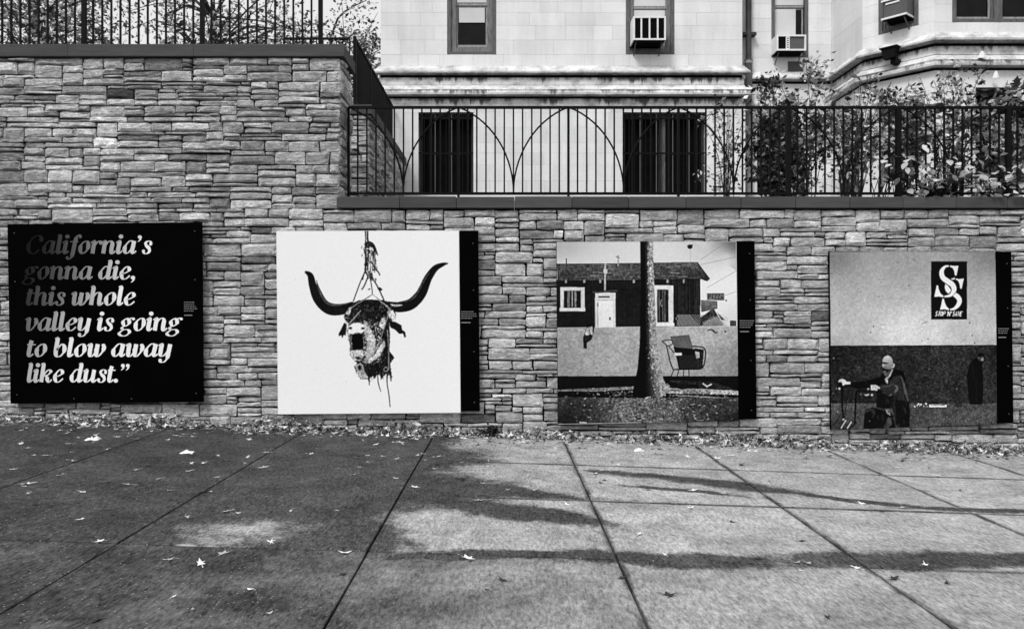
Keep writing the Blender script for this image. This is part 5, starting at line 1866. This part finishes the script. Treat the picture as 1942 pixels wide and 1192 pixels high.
def shrub(label, x, y, h, rng, nst, spread, nleaf, lsize, tones, lean=(0, 0), leaf_from=0.3, cat="shrub", name="garden_shrub", asp=0.55):
    t = empty(name, (x, y, 2.75))
    tag(t, label, cat, "shrubs behind the arched fence")
    m = MB()
    pts = []
    for k in range(nst):
        a = rng.uniform(0, 2 * math.pi)
        L = rng.uniform(0.15, 1) * spread
        hh = h * rng.uniform(0.55, 1.05)
        b = Vector((x + rng.uniform(-.12, .12), y + rng.uniform(-.1, .1), 2.72))
        e = b + Vector((math.cos(a) * L + lean[0], math.sin(a) * L * 0.45 + lean[1], hh))
        mid_ = b.lerp(e, 0.55) + Vector((-math.cos(a) * L * 0.18, 0, hh * 0.12))
        s = spline([tuple(b), tuple(mid_), tuple(e)], 5)
        r0 = rng.uniform(0.005, 0.011)
        m.tube(s, [r0 * (1 - 0.7 * i / (len(s) - 1)) for i in range(len(s))], 4)
        for j in range(3):
            q0 = Vector(s[rng.randint(3, len(s) - 1)])
            q1 = q0 + Vector((rng.gauss(0, .18), rng.gauss(0, .1), rng.gauss(0.05, .15)))
            m.tube([q0, q1], [0.005, 0.003], 3)
            for _ in range(max(1, int(nleaf / nst / 6))): pts.append(q0.lerp(q1, rng.random()) + Vector((rng.gauss(0, .03), rng.gauss(0, .03), rng.gauss(0, .03))))
        for _ in range(int(nleaf / nst / 2)):
            f_ = leaf_from + (1 - leaf_from) * rng.random()
            q0 = Vector(s[min(len(s) - 1, int(f_ * (len(s) - 1)))])
            pts.append(q0 + Vector((rng.gauss(0, .07), rng.gauss(0, .06), rng.gauss(0, .06))))
    cl = [pts[rng.randrange(len(pts))] for _ in range(max(3, nst))]
    for c_ in cl:
        for _ in range(int(nleaf / len(cl) * 0.7)): pts.append(c_ + Vector((rng.gauss(0, .10), rng.gauss(0, .09), rng.gauss(0, .075))))
    m.build("stems", M['bark'], t)
    foliage("foliage", pts, lsize, tones, rng, M['leaf'], t, asp)
    return t


DK = [(0.01, 0.05), (0.03, 0.1), (0.12, 0.3)]
MD = [(0.015, 0.06), (0.2, 0.45), (0.45, 0.8)]
LT = [(0.15, 0.4), (0.35, 0.65), (0.4, 0.7), (0.02, 0.1)]
shrub("wispy shrub with few small leaves before the wide barred window", XP(1385, 1.6), 1.6, 1.75, rt, 10, 0.55, 260, 0.078, MD)
shrub("dense dark rose shrub beside the downpipe", XP(1480, 1.9), 1.9, 2.05, rt, 39, 0.85, 2295, 0.089, DK, leaf_from=0.15)
shrub("tall rose shrub with buds rising above the fence by the recessed window", XP(1530, 2.4), 2.4, 2.45, rt, 20, 0.65, 795, 0.084, MD, leaf_from=0.45)
shrub("twiggy shrub with bare upright stems below the slanted bay", XP(1615, 1.3), 1.3, 1.85, rt, 46, 0.6, 642, 0.089, MD, leaf_from=0.6)
shrub("spreading shrub with pale leaves along the fence top below the bay", XP(1720, 1.8), 1.8, 2.1, rt, 34, 0.9, 1224, 0.089, MD, leaf_from=0.5)
shrub("tall thin stemmed shrub in front of the bay corner", XP(1805, 1.5), 1.5, 2.1, rt, 29, 0.5, 581, 0.095, MD, leaf_from=0.55)
shrub("shrub with broad leaves before the dark bay opening", XP(1915, 1.4), 1.4, 1.85, rt, 25, 0.75, 795, 0.116, MD, leaf_from=0.35)
shrub("shrub continuing the bed past the bay opening", XP(2040, 1.4), 1.4, 1.85, rt, 20, 0.7, 550, 0.105, MD, leaf_from=0.4)


def broad_plant(label, px, py, Y, n, spread, rng, size, tones):
    """low plant with big leaves pushing through the fence over the coping"""
    c_ = P(px, py, Y)
    t = empty("broad_leaf_plant", (c_.x, Y, 2.75))
    tag(t, label, "plant", "broad leaved plants at the coping")
    st_ = MB()
    for k in range(n):
        p = Vector((c_.x + rng.gauss(0, spread), Y + rng.uniform(-0.35, 0.2), c_.z + rng.gauss(0, spread * 0.45)))
        p.z = max(p.z, Z_LOWTOP + 0.02 - (0.08 if p.y < -0.1 else 0))
        st_.tube([(c_.x + rng.gauss(0, .08), Y + 0.35, 2.74), (p.x * .6 + c_.x * .4, Y + 0.2, (p.z + 2.95) / 2 + 0.1), tuple(p)], [0.006, 0.005, 0.003], 4)
        a = Vector((rng.gauss(0, 1), rng.uniform(-1.1, 0.1), rng.gauss(-0.35, 0.5))).normalized()
        b = a.cross(Vector((rng.gauss(0, .35), rng.gauss(-0.5, .3), 1)).normalized()).normalized()
        u = b.cross(a)
        L, w_ = size * rng.uniform(0.6, 1.3), size * rng.uniform(0.3, 0.5)
        rows = []
        for (s, ww, dz) in ((0, .02, 0), (.25, .8, .04), (.55, 1, .03), (.8, .6, -.04), (1, .02, -.14)):
            q0 = p + a * (L * s) + u * (dz * L)
            rows.append((q0 - b * (ww * w_) + u * 0.12 * w_, q0, q0 + b * (ww * w_) + u * 0.12 * w_))
        m = MB()
        m.tone = rng.uniform(*rng.choice(tones))
        vs = [x for r_ in rows for x in r_]
        fs = []
        for r_ in range(4):
            for s in range(2): fs.append((r_ * 3 + s, r_ * 3 + s + 1, r_ * 3 + s + 4, r_ * 3 + s + 3))
        m.add(vs, fs)
        m.build("leaf", M['leaf'], t, True)
    st_.build("stems", M['bark'], t)


broad_plant("pale broad leaved plant at the fence foot under the slanted bay", 1690, 322, 0.2, 16, 0.13, rt, 0.10, LT)
broad_plant("large pale broad leaved plant spilling over the dark coping", 1800, 343, 0.16, 110, 0.32, rt, 0.10, LT)
broad_plant("broad leaved plant on the coping before the dark bay opening", 1915, 352, 0.16, 50, 0.22, rt, 0.10, LT)
broad_plant("small broad leaved plant by the fence post below the bay", 1735, 305, 0.3, 12, 0.12, rt, 0.10, LT)

# ------------------------------------------------------------------ fallen leaves and litter
rl = random.Random(77)


def leaf_shape(rng, lobes=5):
    """curled lobed autumn leaf lying on its stalk"""
    pts = []
    n = lobes * 2
    for i in range(n):
        a = math.pi * 2 * i / n + rng.uniform(-.14, .14)
        r_ = (1.0 if i % 2 == 0 else rng.choice([0.3, 0.45, 0.62])) * rng.uniform(0.55, 1.12) * (1.0 if abs(math.cos(a)) > 0.6 else 0.72)
        z = (0.10 + 0.30 * rng.random()) if i % 2 == 0 else 0.05 + 0.1 * rng.random()
        pts.append(Vector((math.cos(a) * r_, math.sin(a) * r_ * 0.75, z * 0.6)))
    v = [Vector((0, 0, 0.08))] + pts
    f = [(0, 1 + i, 1 + (i + 1) % n) for i in range(n)]
    b = len(v)
    v += [Vector((-0.25, -0.02, 0.06)), Vector((-1.35, -0.05, 0.16)), Vector((-1.35, 0.05, 0.14))]
    f.append((b, b + 1, b + 2))
    return v, f


SHAPES = [leaf_shape(rl, rl.choice([3, 4, 4, 5, 5])) for _ in range(7)]
MESHES = {}
for si, (v, f) in enumerate(SHAPES):
    for ti, tn in enumerate((0.78, 0.42, 0.03)):
        MESHES[(si, ti)] = make_mesh("fallen_leaf", [tuple(p) for p in v], f, M['dryleaf'], tn)
LEAVES = [(154, 985, 0), (355, 981, 1), (192, 1026, 0), (431, 970, 0), (451, 973, 0), (551, 969, 0), (514, 1027, 0), (427, 1049, 1), (320, 1061, 1), (380, 1068, 0), (330, 1131, 0), (366, 1155, 1), (475, 1118, 0), (511, 1163, 1), (184, 1175, 2),
          (49, 918, 0), (45, 922, 1), (156, 933, 0), (322, 930, 0), (400, 932, 0), (359, 893, 0), (25, 890, 1), (128, 872, 0), (333, 826, 0), (254, 821, 0), (386, 878, 0), (181, 825, 0), (82, 816, 0), (470, 867, 0), (505, 858, 0), (243, 919, 1), (55, 935, 1),
          (652, 1049, 0), (888, 1059, 0), (924, 1118, 2), (652, 1088, 2), (787, 924, 0), (1013, 929, 0), (910, 949, 1), (792, 863, 0), (962, 929, 1), (1213, 1013, 0), (1229, 929, 2), (1075, 957, 0), (1260, 1051, 0), (640, 968, 1), (698, 876, 1), (875, 877, 1), (953, 1101, 2), (1180, 1096, 2),
          (1310, 963, 0), (1511, 1067, 1), (1522, 1083, 0), (1623, 1076, 0), (1754, 1070, 0), (1710, 962, 0), (1790, 901, 2), (1852, 942, 1), (1696, 1097, 2), (1797, 1105, 2), (1634, 955, 0), (1533, 1069, 1), (1390, 990, 2), (1520, 1026, 2), (1820, 930, 2), (1270, 1130, 2), (1440, 1060, 2), (1570, 1170, 2)]
while len(LEAVES) < 165:
    y = 800 + abs(rl.gauss(0, 36)) + rl.uniform(18, 40)
    x = rl.uniform(0, 1942)
    y += 0.0325 * x
    if rl.random() < 0.85 and x > 1150 and y > 895: continue
    LEAVES.append((x, y, rl.choice([0, 0, 1, 1, 2]) if x < 1100 else rl.choice([1, 2, 2, 0])))
for (x, y, ti) in LEAVES:
    g = G(x, y)
    if g.y > -0.05: continue
    o = bpy.data.objects.new("fallen_leaf", MESHES[(rl.randrange(7), ti)])
    COL.objects.link(o)
    s = rl.choice([rl.uniform(0.024, 0.045), rl.uniform(0.04, 0.074)])
    o.location = (g.x, g.y, g.z + 0.002)
    o.rotation_euler = (rl.uniform(-.12, .12), rl.uniform(-.12, .12), rl.uniform(0, 6.28))
    o.scale = (s, s, s)
    kind_ = ("pale curled", "dull grey", "dark withered")[ti] + (" small" if s < 0.042 else " large")
    spot_ = ("close to the leaf drift under the black lettered panel" if g.x < -3.4 else "close to the leaf drift under the steer picture" if g.x < 0.2 else "close to the leaf drift under the house picture" if g.x < 3.4 else "close to the leaf drift under the shop emblem picture") if g.y > -1.2 else ("on the damp dark slabs" if g.x < -0.6 else "on the dry pale slabs") + (" beyond the long cross joint" if g.y > -4.9 else " before the long cross joint")
    tag(o, kind_ + " fallen leaf " + spot_, "leaf", "fallen leaves scattered on the pavement")

m = MB()
for _ in range(11000):
    x = rl.uniform(-8, 8)
    dens = 0.45 + 0.75 * noise.noise(Vector((x * 1.3, 3, 0))) + 0.2 * noise.noise(Vector((x * 5, 9, 0)))
    d = abs(rl.gauss(0, 0.14)) + 0.03
    if rl.random() > dens + 0.25: continue
    hp = max(0, 0.15 * (0.4 + dens) - d * 0.45)
    if rl.random() < 0.17: d = rl.uniform(0.1, 1.1) * rl.random() + 0.1; hp = 0.0
    z = zg(x) + 0.004 + hp * rl.random()
    v, f = SHAPES[rl.randrange(7)]
    s = rl.choice([rl.uniform(0.015, 0.035), rl.uniform(0.03, 0.06)])
    rot = Matrix.Rotation(rl.uniform(0, 6.28), 3, 'Z') @ Matrix.Rotation(rl.gauss(0, 0.7 if hp > 0.01 else 0.15), 3, 'X') @ Matrix.Rotation(rl.gauss(0, 0.7 if hp > 0.01 else 0.15), 3, 'Y')
    m.tone = rl.choices([rl.uniform(0.012, 0.05), rl.uniform(0.10, 0.30), rl.uniform(0.5, 0.85)], [4.6, 3.2, 5.0])[0]
    vv = []
    for p in v:
        q_ = rot @ (p * s)
        vv.append((x + q_.x, min(-d + q_.y, -0.015), max(z + q_.z, zg(x) + 0.002)))
    m.add(vv, f)
lit = m.build("leaf_litter", M['dryleaf'])
tag(lit, "drift of dry fallen leaves along the foot of the stone walls", "leaf litter", kind="stuff")


def scrap(px, py, w_, h_, label):
    g = G(px, py)
    rng_ = random.Random(int(px))
    v, f = [], []
    nx, ny = 6, 5
    for j in range(ny + 1):
        for i in range(nx + 1):
            a, b = i / nx - .5, j / ny - .5
            v.append((g.x + a * w_ + rng_.gauss(0, w_ * .05), g.y + b * w_ * 0.8 + rng_.gauss(0, w_ * .05), g.z + 0.004 + h_ * max(0, 1 - 3 * (a * a + b * b)) * rng_.uniform(.0, 1.3)))
    for j in range(ny):
        for i in range(nx):
            q_ = j * (nx + 1) + i
            f.append((q_, q_ + 1, q_ + nx + 2, q_ + nx + 1))
    o = link_mesh("paper_scrap", make_mesh("paper_scrap", v, f, M['paper']))
    tag(o, label, "litter", "pale litter on the pavement")


scrap(355, 859, 0.13, 0.03, "small flat white paper scrap on the damp pavement")
scrap(177, 834, 0.14, 0.035, "white paper scrap near the black lettered panel")
scrap(962, 826, 0.12, 0.13, "crumpled white paper ball against the wall between two panels")
scrap(1410, 838, 0.09, 0.08, "crumpled pale paper in the leaves beside the house picture")
scrap(1212, 855, 0.11, 0.03, "flat white paper scrap below the house picture")
# small weed at the wall foot
wd = empty("weed", (XP(930, -0.08), -0.08, zg(0)))
tag(wd, "small dark weed growing at the wall foot by the paper ball", "weed")
m = MB()
pts = []
for k in range(16):
    a = rl.uniform(0, math.pi)
    e = Vector((wd.location.x + math.cos(a) * rl.uniform(.05, .16), -0.07 - rl.random() * 0.06, wd.location.z + rl.uniform(0.04, 0.15)))
    m.tube([tuple(wd.location), tuple((Vector(wd.location) + e) / 2 + Vector((0, 0, .03))), tuple(e)], [0.003, 0.003, 0.002], 3)
    pts += [Vector(wd.location).lerp(e, rl.uniform(.3, 1)) + Vector((rl.gauss(0, .015), 0, rl.gauss(0, .015))) for _ in range(9)]
m.build("stems", M['bark'], wd)
foliage("foliage", pts, 0.05, [(0.01, 0.03), (0.02, 0.06)], rl, M['leaf'], wd)
